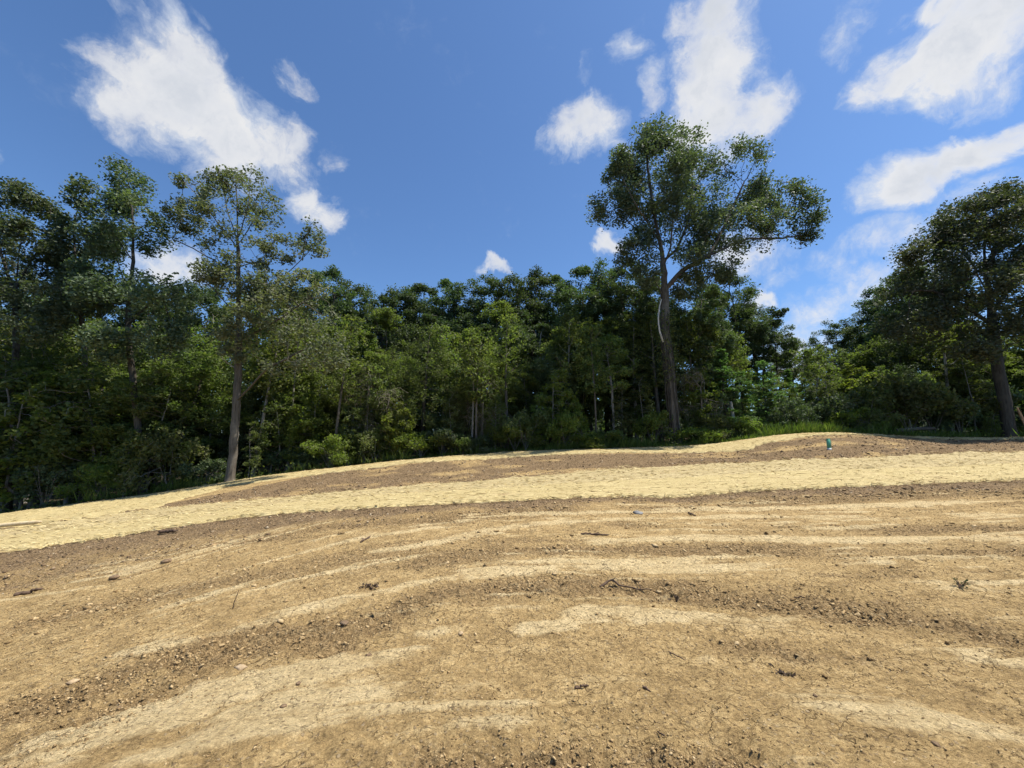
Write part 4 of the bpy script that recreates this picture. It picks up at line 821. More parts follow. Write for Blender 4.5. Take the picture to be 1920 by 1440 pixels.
# ---------------------------------------------------------------- trees
def grow(trunk, limbs, blobs, rng, n_attr, step, kill, r_base, r_tip=.012, e=2.3, up=.12, shell=.6, max_nodes=9000):
    """space colonisation: branches grow from a given trunk and limbs towards points spread through the crown's lobes"""
    pos = []; par = []
    def add_path(pts, start=None):
        p = resample(pts, max(2, int(np.linalg.norm(np.diff(np.array(pts, float), axis=0), axis=1).sum() / step) + 1))
        k0 = start
        for q, pt in enumerate(p):
            if q == 0 and start is not None: continue
            pos.append(pt + (rng.normal(0, .014, 3) if q > 2 else 0)); par.append(-1 if k0 is None else k0); k0 = len(pos) - 1
    add_path(trunk)
    for l in limbs:
        a = np.array(pos); k = int(np.argmin(((a - np.array(l[0])) ** 2).sum(1))); add_path(l, k)
    vol = np.array([b[1][0] * b[1][1] * b[1][2] for b in blobs]) ** .8; vol /= vol.sum()
    A = []
    for (c, r), v in zip(blobs, vol):
        m = max(6, int(n_attr * v)); d = unit(rng.normal(size=(m, 3))); rad = rng.random(m) ** (1 / 3.) * (1 - shell) + shell * rng.random(m) ** .18
        A.append(np.array(c) + d * rad[:, None] * np.array(r))
    A = np.concatenate(A)
    P = np.zeros((max_nodes + 500, 3)); P[:len(pos)] = pos; n = len(pos)
    D = ((A[:, None] - P[None, :n]) ** 2).sum(2); near = D.argmin(1); dist = np.sqrt(D.min(1))
    alive = np.ones(len(A), bool)
    for it in range(160):
        alive &= dist > kill
        if not alive.any() or n > max_nodes: break
        idx = np.nonzero(alive)[0]; v = unit(A[idx] - P[near[idx]])
        acc = np.zeros((n, 3)); np.add.at(acc, near[idx], v)
        src = np.unique(near[idx]); d = unit(acc[src]); d[:, 2] += up; d = unit(d + rng.normal(0, .16, d.shape))
        new = P[src] + d * step * rng.uniform(.8, 1.15, (len(src), 1))
        m = len(new); P[n:n + m] = new; par.extend(src.tolist())
        Dn = np.sqrt(((A[idx][:, None] - new[None]) ** 2).sum(2)); q = Dn.argmin(1); dm = Dn[np.arange(len(idx)), q]
        better = dm < dist[idx] - 1e-4
        stuck = ~better & np.isin(near[idx], src) & (rng.random(len(idx)) < .12)
        near[idx[better]] = n + q[better]; dist[idx[better]] = dm[better]
        alive[idx[stuck]] = False
        n += m
    P = P[:n]; par = np.array(par[:n])
    kids = [[] for _ in range(n)]
    for i in range(1, n):
        kids[par[i]].append(i)
    r = np.zeros(n); depth = np.zeros(n, int)
    for i in range(n - 1, -1, -1):
        if not kids[i]: r[i] = r_tip
        else:
            r[i] = (sum(r[c] ** e for c in kids[i])) ** (1 / e); depth[i] = max(depth[c] for c in kids[i]) + 1
    rb = r[0]; r = r_tip + (r_base - r_tip) * np.clip((r - r_tip) / max(rb - r_tip, 1e-6), 0, 1) ** 1.35
    # chains
    paths = []; stack = [(0, None)]
    while stack:
        s, pr = stack.pop(); ch = [] if pr is None else [pr]; i = s
        while True:
            ch.append(i)
            if not kids[i]: break
            ks = sorted(kids[i], key=lambda c: -r[c])
            for c in ks[1:]: stack.append((c, i))
            i = ks[0]
        rr = r[ch].copy()
        if pr is not None: rr[0] = rr[1]
        paths.append((P[ch], rr))
    return P, par, r, depth, paths

def wood_mesh(name, paths, mat, r_split=None, flare=True, part=None):
    out = []
    for k, (p, r) in enumerate(paths):
        if k == 0 and flare:
            z = p[:, 2] - p[0, 2]; r = r * (1 + .75 * np.exp(-z / .32) + .10 * np.exp(-z / 2.5))
        out.append((p, r))
    V, F = tubes(out, lambda r: 12 if r > .2 else 7 if r > .07 else 4 if r > .03 else 3)
    # uneven bark surface on thick wood
    return mesh_from(name, V, F, mat, smooth=True)

def foliage(P, depth, rng, n_leaves, spread, size, max_depth=2, flat=.55, tilt=.55, aspect=.6, droop=0.0, z_min=None, density=None, clump=12, pull=.8):
    tip = np.nonzero(depth <= max_depth)[0]
    if z_min is not None: tip = tip[P[tip, 2] > z_min]
    if density is not None: tip = tip[rng.random(len(tip)) < density]
    # twigs gather into clumps of uneven tightness and leafiness, with gaps between them
    m = max(6, len(tip) // clump); cc = P[tip[rng.choice(len(tip), m, replace=False)]]
    q = ((P[tip][:, None] - cc[None]) ** 2).sum(2).argmin(1); pl = rng.uniform(pull - .18, pull + .22, m)[q][:, None]
    Q = P.copy(); Q[tip] = cc[q] + (P[tip] - cc[q]) * pl; own = np.zeros(len(P), int); own[tip] = q
    wt = (rng.uniform(.35, 1.6, m) ** 1.2)[q] * rng.uniform(.5, 1.5, len(tip)); t = tip[rng.choice(len(tip), n_leaves, p=wt / wt.sum())]
    shade = rng.random(m)
    off = unit(rng.normal(0, 1, (n_leaves, 3))) * rng.random((n_leaves, 1)) ** .5 * rng.uniform(1.2, 2.1, len(P))[t][:, None]
    c = Q[t] + off * np.array([spread, spread, spread * min(1, flat + .3)])
    nrm = np.array([0, 0, .75]) + rng.normal(0, tilt + .15, (n_leaves, 3))
    d = rng.normal(0, 1, (n_leaves, 3)); d[:, 2] = d[:, 2] * .5 - droop
    L = size * rng.uniform(.5, 1.5, n_leaves)
    V, F = leaves(c, d, nrm, L, L * aspect * rng.uniform(.8, 1.2, n_leaves))
    cl = rng.random(len(P))[t]
    rnd = np.clip(.4 * shade[own[t]] + .2 * cl + .4 * rng.random(n_leaves), 0, 1)
    return V, F, rnd

TREE_MESH = {}
def make_generic(key, seed, h, trunk_h, r_base, crown, n_attr, n_leaves, leaf, spread, bark, leafm, step=.5, kill=.55, flat=.5, max_depth=2, tilt=.55, lean=.4, aspect=.6, up=.12):
    """crown: list of lobes; stores trunk and crown meshes"""
    rng = np.random.RandomState(seed)
    tp = [(0, 0, -.25), (rng.normal(0, .08) * h * .1, rng.normal(0, .08) * h * .1, trunk_h * .5), (rng.normal(0, lean), rng.normal(0, lean), trunk_h), (rng.normal(0, lean), rng.normal(0, lean), h * .82)]
    P, par, r, depth, paths = grow(tp, [], crown, rng, n_attr, step, kill, r_base, r_tip=.010, up=up)
    V, F, rnd = foliage(P, depth, rng, n_leaves, spread, leaf, max_depth, flat, tilt, aspect, z_min=trunk_h * .5, clump=9, pull=.92)
    TREE_MESH[key] = (wood_mesh(key + '_trunk', paths, bark), mesh_from(key + '_crown', V, F, leafm, rnd), h)

def round_crown(rng, h, z0, rx, n=9, conical=0.0):
    out = []
    for i in range(n):
        t = (i + .5) / n; z = z0 + (h - z0) * (t * .9 + .04)
        w = math.sin(math.pi * min(1, .18 + t * .80)) ** .7 * (1 - conical * t)
        a = i * 2.4 + rng.uniform(-.4, .4); off = rx * w * rng.uniform(.3, .6)
        rr = rx * w * rng.uniform(.5, .72) + .25
        out.append(((off * math.cos(a), off * math.sin(a), z), (rr, rr, rr * rng.uniform(.75, 1.05))))
    return out

def layer_crown(rng, h, z0, rx, n=9):
    """flat tiers of foliage"""
    out = []
    for i in range(n):
        t = (i + .5) / n; z = z0 + (h - z0) * t
        for q in range(2):
            a = rng.uniform(0, 6.28); w = rx * (1 - .65 * t); off = w * rng.uniform(.3, .7)
            out.append(((off * math.cos(a), off * math.sin(a), z + rng.uniform(-.3, .3)), (w * .6, w * .6, .28)))
    out.append(((0, 0, h - .5), (rx * .3, rx * .3, .5)))
    return out

def make_pine(key, seed, h, rx, bark, leafm, n_per=70, whorl=.55, z0=.9, needle=.2):
    rng = np.random.RandomState(seed)
    tr = np.array([(rng.normal(0, .02) * z, rng.normal(0, .02) * z, z) for z in np.linspace(-.2, h, 14)])
    paths = [(tr, np.linspace(.10, .012, 14) * h / 6)]
    C = []; Dr = []; Z = z0
    while Z < h - .2:
        t = (Z - z0) / (h - z0); Lr = rx * (1 - t) ** .8 * rng.uniform(.75, 1.1) + .15
        nb = rng.randint(4, 7); a0 = rng.uniform(0, 6.28)
        for b in range(nb):
            a = a0 + b * 6.28 / nb + rng.normal(0, .2); L = Lr * rng.uniform(.65, 1.1); rise = rng.uniform(-.05, .22) + .25 * t
            s = np.linspace(0, 1, 6); x0 = np.interp(Z, tr[:, 2], tr[:, 0]); y0 = np.interp(Z, tr[:, 2], tr[:, 1])
            p = np.stack([x0 + np.cos(a) * L * s, y0 + np.sin(a) * L * s, Z + L * (rise * s - .12 * s ** 2)], 1)
            paths.append((p, np.linspace(.028, .006, 6)))
            m = int(n_per * L / rx) + 8
            q = rng.uniform(.22, 1.03, m); base = np.stack([np.interp(q, s, p[:, k]) for k in range(3)], 1)
            side = rng.normal(0, .16 * L + .04, m) * (1 - .4 * q)
            base[:, 0] += -np.sin(a) * side; base[:, 1] += np.cos(a) * side; base[:, 2] += rng.normal(0, .05, m)
            dd = np.stack([np.cos(a) - np.sin(a) * np.sign(side) * .8, np.sin(a) + np.cos(a) * np.sign(side) * .8, rng.normal(.1, .3, m)], 1) + rng.normal(0, .35, (m, 3))
            C.append(base); Dr.append(dd)
        Z += whorl * rng.uniform(.75, 1.15) * (1 - .45 * t)
    C = np.concatenate(C); Dr = np.concatenate(Dr); m = len(C)
    L = needle * rng.uniform(.7, 1.3, m)
    V, F = leaves(C, Dr, np.array([0, 0, 1.]) + rng.normal(0, .4, (m, 3)), L, L * .38)
    W, G = tubes(paths, lambda r: 7 if r > .05 else 3)
    TREE_MESH[key] = (mesh_from(key + '_trunk', W, G, bark, smooth=True), mesh_from(key + '_crown', V, F, leafm, np.clip(rng.random(m), 0, 1)), h)

def make_shrub(key, seed, h, rx, n_stem, n_leaves, leaf, bark, leafm, flat=.7):
    """many stems from one root, leafy from the ground up"""
    rng = np.random.RandomState(seed)
    lobes = [((rng.normal(0, rx * .45), rng.normal(0, rx * .45), h * rng.uniform(.18, .8)), (rx * rng.uniform(.35, .6), rx * rng.uniform(.35, .6), h * rng.uniform(.14, .24))) for _ in range(9)]
    lobes.append(((0, 0, h * .82), (rx * .35, rx * .35, h * .16)))
    limbs = []
    for i in range(n_stem):
        a = i * 2.4; q = rx * rng.uniform(.3, .7)
        limbs.append([(0, 0, .0), (q * .5 * math.cos(a), q * .5 * math.sin(a), h * .3), (q * math.cos(a), q * math.sin(a), h * rng.uniform(.5, .8))])
    P, par, r, depth, paths = grow([(0, 0, -.15), (0, 0, h * .3), (0, 0, h * .6)], limbs, lobes, rng, 420, .22, .24, .05, r_tip=.006, up=.2)
    V, F, rnd = foliage(P, depth, rng, n_leaves, .17, leaf, 4, flat, .7, .6)
    TREE_MESH[key] = (wood_mesh(key + '_trunk', paths, bark, flare=False), mesh_from(key + '_crown', V, F, leafm, rnd), h)

def place(key, name, label, cat, group, x, y, h, rot, wide=1.0, crown_mat=None, trunk_name='trunk'):
    t, c, h0 = TREE_MESH[key]
    e = link(name, None, None, (x, y, gz(x, y))); s = h / h0
    e.rotation_euler = (0, 0, rot); e.scale = (s * wide, s * wide, s)
    tag(e, label, cat, group)
    link(trunk_name, t, e); o = link('crown', c, e)
    if crown_mat is not None:
        o.material_slots[0].link = 'OBJECT'; o.material_slots[0].material = crown_mat
    return e

# ================================================================ build
build_world()
rng0 = np.random.RandomState(5)

M_SOIL = soil_mat()
M_STRAW = straw_mat('straw'); M_STRAW2 = straw_mat('straw_weathered', .93)
BARK_OAK = bark_mat('bark_oak', (.055, .046, .036), (.165, .14, .112), 1.0, (.21, .185, .15))
BARK_DARK = bark_mat('bark_dark', (.032, .027, .021), (.105, .09, .07))
BARK_GREY = bark_mat('bark_grey', (.11, .10, .085), (.30, .275, .235))
BARK_PALE = bark_mat('bark_pale', (.17, .155, .125), (.38, .35, .30))
BARK_VINE = bark_mat('bark_vine', (.10, .085, .062), (.27, .235, .18))
DEAD_WOOD = bark_mat('dead_wood', (.42, .39, .34), (.66, .63, .57))
L_OAK = leaf_mat('leaf_oak', (0.06, 0.08, 0.054), (0.125, 0.155, 0.094), (0.155, 0.16, 0.08), .34, .10)
L_PALE = leaf_mat('leaf_pale', (.105, .122, .072), (.185, .205, .122), (.215, .20, .115), .45, .12)
L_TALL = leaf_mat('leaf_tall', (0.06, 0.084, 0.05), (0.125, 0.16, 0.088), (0.155, 0.17, 0.08), .34, .10)
L_RIGHT = leaf_mat('leaf_right', (0.054, 0.07, 0.042), (0.115, 0.135, 0.074), (0.145, 0.15, 0.072), .38, .10)
L_CANOPY = leaf_mat('leaf_canopy', (0.042, 0.068, 0.036), (0.092, 0.13, 0.06), (0.125, 0.15, 0.065), .4, .14)
L_MID = leaf_mat('leaf_mid', (0.066, 0.094, 0.032), (0.135, 0.172, 0.056), (0.18, 0.195, 0.065), .42, .32)
L_BRIGHT = leaf_mat('leaf_bright', (0.08, 0.115, 0.026), (0.16, 0.21, 0.05), (0.21, 0.225, 0.065), .42, .35)
L_OLIVE = leaf_mat('leaf_olive', (0.066, 0.084, 0.031), (0.138, 0.162, 0.060), (0.180, 0.192, 0.078), .5, .3)
L_CEDAR = leaf_mat('leaf_cedar', (0.060, 0.084, 0.031), (0.120, 0.150, 0.050), (0.156, 0.168, 0.060), .55, .25)
L_PINE = leaf_mat('needle_pine', (0.042, 0.084, 0.034), (0.102, 0.174, 0.060), (0.132, 0.204, 0.072), .45, .25)
L_GRASS = leaf_mat('grass', (.050, .085, .022), (.12, .18, .04), (.17, .19, .06), .5, .3)
L_FAR = leaf_mat('leaf_far', (0.045, 0.068, 0.036), (0.09, 0.125, 0.058), None, .45, .25)
M_CLOD = rnd_mat('clod', [(0, (.17, .11, .05)), (.4, (.31, .21, .10)), (.8, (.40, .28, .14)), (1, (.48, .355, .195))])
M_CLOD_DARK = rnd_mat('clod_dark', [(0, (.09, .058, .032)), (.5, (.20, .132, .075)), (.85, (.30, .215, .13)), (1, (.46, .37, .25))])
M_STRAWBIT = rnd_mat('straw_bit', [(0, (.22, .155, .06)), (.5, (.48, .37, .165)), (1, (.70, .58, .32))])
M_TWIG = plain_mat('twig_wood', (.05, .032, .022), (.16, .105, .07), 14, .9, .8, .004)
M_POLE = plain_mat('peeled_wood', (.42, .31, .17), (.66, .54, .34), 8, .7, .4, .004, (1, 1, 1))
M_ROCK = plain_mat('grey_stone', (.13, .125, .12), (.30, .29, .28), 18, .85, .8, .01)
M_CLODS1 = plain_mat('lump_soil', (.10, .063, .036), (.27, .185, .11), 30, .95, .9, .01)
M_CLODS2 = plain_mat('lump_clay', (.30, .21, .12), (.52, .39, .24), 30, .95, .9, .01)
M_TUBE = plain_mat('green_plastic', (.07, .30, .19), (.14, .42, .29), 3, .4, .1, .002)
M_WHITE = plain_mat('white_plastic', (.7, .72, .70), (.82, .82, .80), 5, .5, .1, .002)
M_TORN = plain_mat('torn_wood', (.32, .16, .075), (.56, .34, .18), 6, .8, .8, .01, (6, 6, 1))

# ---- ground and straw
ground = build_ground(M_SOIL)
e1 = np.array(EDGE_E); d1 = resample(EDGE_D, 400); e1r = resample(EDGE_E, 400)
mid = [tuple(p) for p in (e1r * .52 + d1 * .48)]
straw_sheet('straw_blanket', EDGE_E, [tuple(p) for p in (e1r * .48 + d1 * .52)], M_STRAW, 5, .060, label='nearest long straw blanket strip beside the bare brown soil')
straw_sheet('straw_blanket', mid, EDGE_D, M_STRAW2, 8, .045, label='middle straw blanket strip in front of the dark soil berm')
straw_sheet('straw_blanket', EDGE_C, EDGE_B, M_STRAW, 13, .05, ns=40, label='far straw blanket along the grass and trees')

def straw_bits():
    rng = np.random.RandomState(9); C = []
    def fill(f, b, n):
        a = resample(f, 600); c = resample(b, 600); k = rng.randint(0, 600, n); s = rng.uniform(-.05, 1.03, n)[:, None]
        return a[k] * (1 - s) + c[k] * s + rng.normal(0, .06, (n, 2))
    P = np.concatenate([fill(EDGE_E, EDGE_D, 20000), fill(EDGE_C, EDGE_B, 11000)])
    x, y = P[:, 0], P[:, 1]; n = len(x)
    z = height(x, y) + .064
    a = rng.normal(0, .5, n) + np.where(rng.random(n) < .3, rng.uniform(0, 3.14, n), 0)
    d = np.stack([np.cos(a), np.sin(a), rng.normal(0, .12, n)], 1)
    L = rng.uniform(.12, .38, n)
    V, F = leaves(np.stack([x, y, z + rng.uniform(-.03, .025, n)], 1), d, np.array([0, 0, 1.]) + rng.normal(0, .4, (n, 3)), L, np.full(n, .022))
    o = link('loose_straw', mesh_from('loose_straw', V, F, M_STRAWBIT, rng.random(n)))
    tag(o, 'loose straw stalks matted over the erosion blankets', 'straw', None, 'stuff')
straw_bits()

ICO = None
def ico():
    global ICO
    if ICO is None:
        t = (1 + 5 ** .5) / 2
        v = np.array([(-1, t, 0), (1, t, 0), (-1, -t, 0), (1, -t, 0), (0, -1, t), (0, 1, t), (0, -1, -t), (0, 1, -t), (t, 0, -1), (t, 0, 1), (-t, 0, -1), (-t, 0, 1)], float)
        f = np.array([(0, 11, 5), (0, 5, 1), (0, 1, 7), (0, 7, 10), (0, 10, 11), (1, 5, 9), (5, 11, 4), (11, 10, 2), (10, 7, 6), (7, 1, 8), (3, 9, 4), (3, 4, 2), (3, 2, 6), (3, 6, 8), (3, 8, 9), (4, 9, 5), (2, 4, 11), (6, 2, 10), (8, 6, 7), (9, 8, 1)])
        ICO = (v / np.linalg.norm(v[0]), f)
    return ICO

OCTA = (np.array([(1, 0, 0), (0, 1, 0), (-1, 0, 0), (0, -1, 0), (0, 0, 1), (0, 0, -1)], float), np.array([(0, 1, 4), (1, 2, 4), (2, 3, 4), (3, 0, 4), (1, 0, 5), (2, 1, 5), (3, 2, 5), (0, 3, 5)]))
def clods(name, xy, size, mat, rng, label, sink=.2, shape=None):
    v, f = shape or ico(); n = len(xy); K = len(v)
    R = rng.uniform(.5, 1.5, (n, K, 1)) * (v[None] + rng.normal(0, .22, (n, K, 3)))
    R = R * (size[:, None, None] * np.stack([rng.uniform(.7, 1.5, n), rng.uniform(.7, 1.5, n), rng.uniform(.45, .9, n)], 1)[:, None])
    a = rng.uniform(0, 6.28, n); ca, sa = np.cos(a)[:, None], np.sin(a)[:, None]
    X = R[..., 0] * ca - R[..., 1] * sa; Yy = R[..., 0] * sa + R[..., 1] * ca
    tlt = rng.normal(0, .25, (n, 1)); Zz = R[..., 2] + X * tlt
    z = height(xy[:, 0], xy[:, 1])
    V = np.stack([X + xy[:, :1], Yy + xy[:, 1:], Zz + (z + size * sink)[:, None]], -1).reshape(-1, 3)
    F = (f[None] + np.arange(n)[:, None, None] * K).reshape(-1, 3)
    o = link(name, mesh_from(name, V, F, mat, np.repeat(rng.random(n), len(f))))
    return tag(o, label, 'soil crumbs', None, 'stuff')

def scatter_clods():
    rng = np.random.RandomState(31)
    # candidates spread evenly over the angle of view and by distance
    n = 230000
    y = 1.6 * (15.0 / 1.6) ** rng.random(n); x = rng.uniform(-1.45, 1.45, n) * (y + .8)
    L, R, D, Ff, b = soil_fields(x, y)
    keep = (y < edge_y(EDGE_E, x) - .05) & (rng.random(n) < np.clip(.24 + .14 * (x < 0) * (y > 3.2) + .8 * R + .55 * D - .30 * L, .05, 1) * np.interp(fbm(x * 1.1, y * 1.1, 3, 91), [.3, .7], [.35, 1.2]))
    x, y, R, D = x[keep], y[keep], R[keep], D[keep]; n = len(x)
    s = (.0035 + .009 * rng.random(n) ** 2.5 + .016 * rng.random(n) ** 16 * np.clip((y - 2.2) / 2.5, .15, 1)) * np.clip(.8 + .5 * R, .8, 1.4) * np.clip(.55 + .10 * y, .72, 1.7)
    dk = rng.random(n) < D * .8
    xy = np.stack([x, y], 1)
    small = s < .0125
    clods('soil_crumbs', xy[~dk & ~small][:3500], s[~dk & ~small][:3500], M_CLOD, rng, 'larger crumbly tan clay lumps strewn over the graded ground')
    clods('soil_crumbs', xy[~dk & small][:36000], s[~dk & small][:36000], M_CLOD, rng, 'fine crumbs of tan clay strewn over the graded ground', .3, OCTA)
    clods('soil_crumbs', xy[dk][:14000], s[dk][:14000] * 1.3, M_CLOD_DARK, rng, 'crumbly dark topsoil lumps in the strip below the straw', .2, OCTA)
    # berm
    n = 9000; x = rng.uniform(-14, 34, n); u = rng.random(n)
    yD = edge_y(EDGE_D, x); yC = edge_y([p for p in EDGE_C if p[0] > -14.7], x); y = yD + .1 + (yC - yD - .1) * u
    s = .015 + .04 * rng.random(n) ** 4
    clods('soil_crumbs', np.stack([x, y], 1), s, M_CLOD_DARK, rng, 'rough dark soil lumps on the berm between the straw bands', .2, OCTA)
scatter_clods()

# ---- grass and forest floor
def grass_strip():
    rng = np.random.RandomState(17); n = 34000
    x = rng.uniform(-24, 36, n); yB = edge_y(EDGE_B, x)
    y = yB + .05 + 3.0 * rng.random(n) ** 1.5
    d = np.interp(x, [-24, -21, -17, -8, 0, 8, 16, 22, 25, 36], [.3, .7, .10, .15, .6, 1, 1, 1, .5, .15]) * np.interp(fbm(x * .6, y * .8, 3, 5), [.3, .6], [.2, 1.1])
    k = rng.random(n) < d; x, y = x[k], y[k]; n = len(x)
    h = rng.uniform(.15, .6, n) * np.interp(fbm(x * .7, y * .7, 3, 8), [.3, .7], [.35, 1.75])
    z = height(x, y)
    lean = rng.normal(0, .35, (n, 2)); d = np.stack([lean[:, 0], lean[:, 1], np.ones(n)], 1)
    c = np.stack([x, y, z], 1) + d * (h * .5)[:, None]
    nr = rng.normal(0, 1, (n, 3)); nr[:, 2] = .4
    V, F = leaves(c, d, nr, h, rng.uniform(.018, .05, n))
    tag(link('grass', mesh_from('grass', V, F, L_GRASS, rng.random(n))), 'green grass strip between straw and trees', 'grass', None, 'stuff')
grass_strip()

def floor_cover():
    rng = np.random.RandomState(18); n = 26000
    x = rng.uniform(-40, 46, n); yB = edge_y(EDGE_B, x); y = yB + .3 + 9 * rng.random(n) ** 1.3
    k = rng.random(n) < np.interp(fbm(x * .5, y * .5, 3, 15), [.4, .62], [.05, 1]); x, y = x[k], y[k]; n = len(x)
    z = height(x, y) + rng.random(n) ** 2 * .75
    L = rng.uniform(.08, .22, n)
    V, F = leaves(np.stack([x, y, z], 1), rng.normal(0, 1, (n, 3)), np.array([0, 0, 1.]) + rng.normal(0, .5, (n, 3)), L, L * .6)
    tag(link('undergrowth', mesh_from('undergrowth', V, F, L_MID, rng.random(n))), 'low leafy undergrowth on the shaded forest floor', 'undergrowth', None, 'stuff')
floor_cover()

# ---- tree prototypes
rc = np.random.RandomState(77)
make_generic('canopy_a', 1, 20, 9, .24, round_crown(rc, 20, 7.5, 4.0, 11), 520, 30000, 0.21, .42, BARK_DARK, L_CANOPY, step=.55, kill=.6)
make_generic('canopy_b', 2, 20, 10, .22, round_crown(rc, 20, 8.5, 3.5, 10), 480, 25000, 0.21, .42, BARK_GREY, L_CANOPY, step=.55, kill=.6)
make_generic('canopy_c', 3, 20, 8, .26, round_crown(rc, 20, 6.5, 4.4, 12), 560, 32000, 0.21, .45, BARK_DARK, L_CANOPY, step=.55, kill=.6, flat=.4)
make_generic('canopy_d', 4, 20, 9, .22, round_crown(rc, 20, 8, 3.2, 10, .25), 460, 24000, 0.2, .40, BARK_DARK, L_CANOPY, step=.55, kill=.6, flat=.4)
make_generic('sparse_a', 5, 14, 6, .16, layer_crown(rc, 14, 5, 3.4, 7), 260, 6000, .24, .34, BARK_DARK, L_CANOPY, step=.45, kill=.45, flat=.3)
make_generic('mid_a', 6, 12, 3.5, .15, round_crown(rc, 12, 2.2, 2.9, 11), 480, 19000, 0.17, .33, BARK_DARK, L_MID, step=.42, kill=.45)
make_generic('mid_b', 7, 12, 4.5, .13, round_crown(rc, 12, 3.2, 2.6, 10), 420, 16000, 0.17, .33, BARK_GREY, L_MID, step=.42, kill=.45, flat=.4)
make_generic('mid_c', 8, 12, 3, .15, round_crown(rc, 12, 1.8, 3.1, 12), 500, 19000, 0.18, .33, BARK_DARK, L_CANOPY, step=.42, kill=.45)
make_generic('layer_a', 9, 12, 4, .13, layer_crown(rc, 12, 3, 3.2, 9), 420, 15000, 0.17, .30, BARK_DARK, L_MID, step=.42, kill=.4, flat=.25, tilt=.4)
make_generic('layer_b', 10, 12, 4, .13, layer_crown(rc, 12, 3.5, 2.8, 8), 400, 14000, 0.17, .30, BARK_GREY, L_CANOPY, step=.42, kill=.4, flat=.25, tilt=.4)
make_generic('sapling_a', 11, 6, 1.6, .045, round_crown(rc, 6, 1.2, 1.25, 10), 260, 4200, .15, .19, BARK_GREY, L_MID, step=.22, kill=.25, lean=.25)
make_generic('sapling_b', 12, 6, 1.0, .05, round_crown(rc, 6, .6, 1.6, 12), 320, 4600, .19, .2, BARK_GREY, L_BRIGHT, step=.24, kill=.28, lean=.3)
make_generic('sapling_c', 13, 6, 1.8, .04, layer_crown(rc, 6, 1.2, 1.5, 9), 260, 3600, .15, .17, BARK_GREY, L_OLIVE, step=.22, kill=.25, lean=.3, flat=.3)
make_generic('forked_a', 14, 8, 4.2, .08, round_crown(rc, 8, 4.0, 1.5, 8), 220, 3600, .16, .22, BARK_GREY, L_MID, step=.26, kill=.3, lean=.2)
make_generic('cedar_a', 15, 10, 2.5, .14, round_crown(rc, 10, 1.2, 2.9, 14, .45), 620, 19000, .13, .27, BARK_DARK, L_CEDAR, step=.34, kill=.34, tilt=.9, aspect=.4, flat=.8)
make_generic('cedar_b', 16, 8, 2, .10, round_crown(rc, 8, .8, 1.9, 12, .5), 460, 12000, .12, .24, BARK_DARK, L_CEDAR, step=.3, kill=.3, tilt=.9, aspect=.4, flat=.8)
make_pine('pine_a', 21, 6, 1.5, BARK_DARK, L_PINE, 80, .5, .8)
make_pine('pine_b', 22, 6, 2.1, BARK_DARK, L_PINE, 110, .52, 1.0)
make_shrub('shrub_a', 23, 2.2, 1.5, 6, 4600, .14, BARK_GREY, L_MID)
make_shrub('shrub_b', 24, 2.2, 1.6, 6, 4200, .15, BARK_GREY, L_BRIGHT)
make_shrub('shrub_c', 25, 2.2, 1.3, 5, 3800, .13, BARK_GREY, L_OLIVE)

NAME = {'canopy': ('forest_tree', 'tree', 'tall forest trees'), 'sparse': ('forest_tree', 'tree', 'tall forest trees'), 'mid': ('understory_tree', 'tree', 'middle storey trees'), 'layer': ('understory_tree', 'tree', 'middle storey trees'),
        'sapling': ('sapling', 'sapling', 'saplings along the wood edge'), 'forked': ('sapling', 'sapling', 'saplings along the wood edge'), 'cedar': ('cedar_tree', 'cedar', 'cedars at the wood edge'), 'pine': ('young_pine', 'pine', 'young pines'), 'shrub': ('shrub', 'shrub', 'shrubs along the wood edge')}
for i, (kind, x, y, h, w, label) in enumerate(TREES):
    nm, cat, grp = NAME[kind.split('_')[0]]
    if kind.startswith('shrub'): w = np.clip(1.9 / h, .75, 1.7) * w
    m = None
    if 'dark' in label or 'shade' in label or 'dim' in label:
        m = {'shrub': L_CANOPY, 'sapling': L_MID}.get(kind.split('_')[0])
    elif 'bright' in label or 'light green' in label: m = L_BRIGHT if kind[:4] in ('shru', 'sapl') else None
    elif 'olive' in label or 'yellow' in label: m = L_OLIVE if kind[:4] == 'shru' else None
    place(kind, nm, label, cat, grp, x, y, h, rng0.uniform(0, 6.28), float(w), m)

# ---- the big single trees
def hero(key, name, label, seed, bark, leafm, r_base, n_attr, n_leaves, leaf, spread, step=.42, kill=.42, **kw):
    H = HERO[key]; rng = np.random.RandomState(seed)
    x, y = H['base']; e = link(name, None, None, (x, y, gz(x, y))); tag(e, label, 'tree')
    tr = [tuple(p) for p in H['trunk']]; tr[0] = (tr[0][0], tr[0][1], -.3)
    P, par, r, depth, paths = grow(tr, H['limbs'], H['blobs'], rng, n_attr, step, kill, r_base, r_tip=.013, e=kw.get('e', 2.2), up=.1, max_nodes=14000)
    thick = [p for k, p in enumerate(paths) if k == 0]; thin = paths[1:]
    tk_o = link('trunk', wood_mesh(name + '_trunk', thick, bark), e)
    link('branches', wood_mesh(name + '_branches', thin, bark, flare=False), tk_o)
    V, F, rnd = foliage(P, depth, rng, n_leaves, spread, leaf, kw.get('md', 2), kw.get('flat', .55), .6, .6, density=kw.get('density'), clump=kw.get('clump', 16), pull=kw.get('pull', .74))
    link('crown', mesh_from(name + '_crown', V, F, leafm, rnd), e)
    return e, rng
def curve_part(name, pts, r0, r1, mat, parent, n=12, sides=6, smooth=True):
    p = resample(pts, n); V, F = tubes([(p, np.linspace(r0, r1, n))], lambda r: sides)
    return link(name, mesh_from(name, V, F, mat, smooth=smooth), parent)

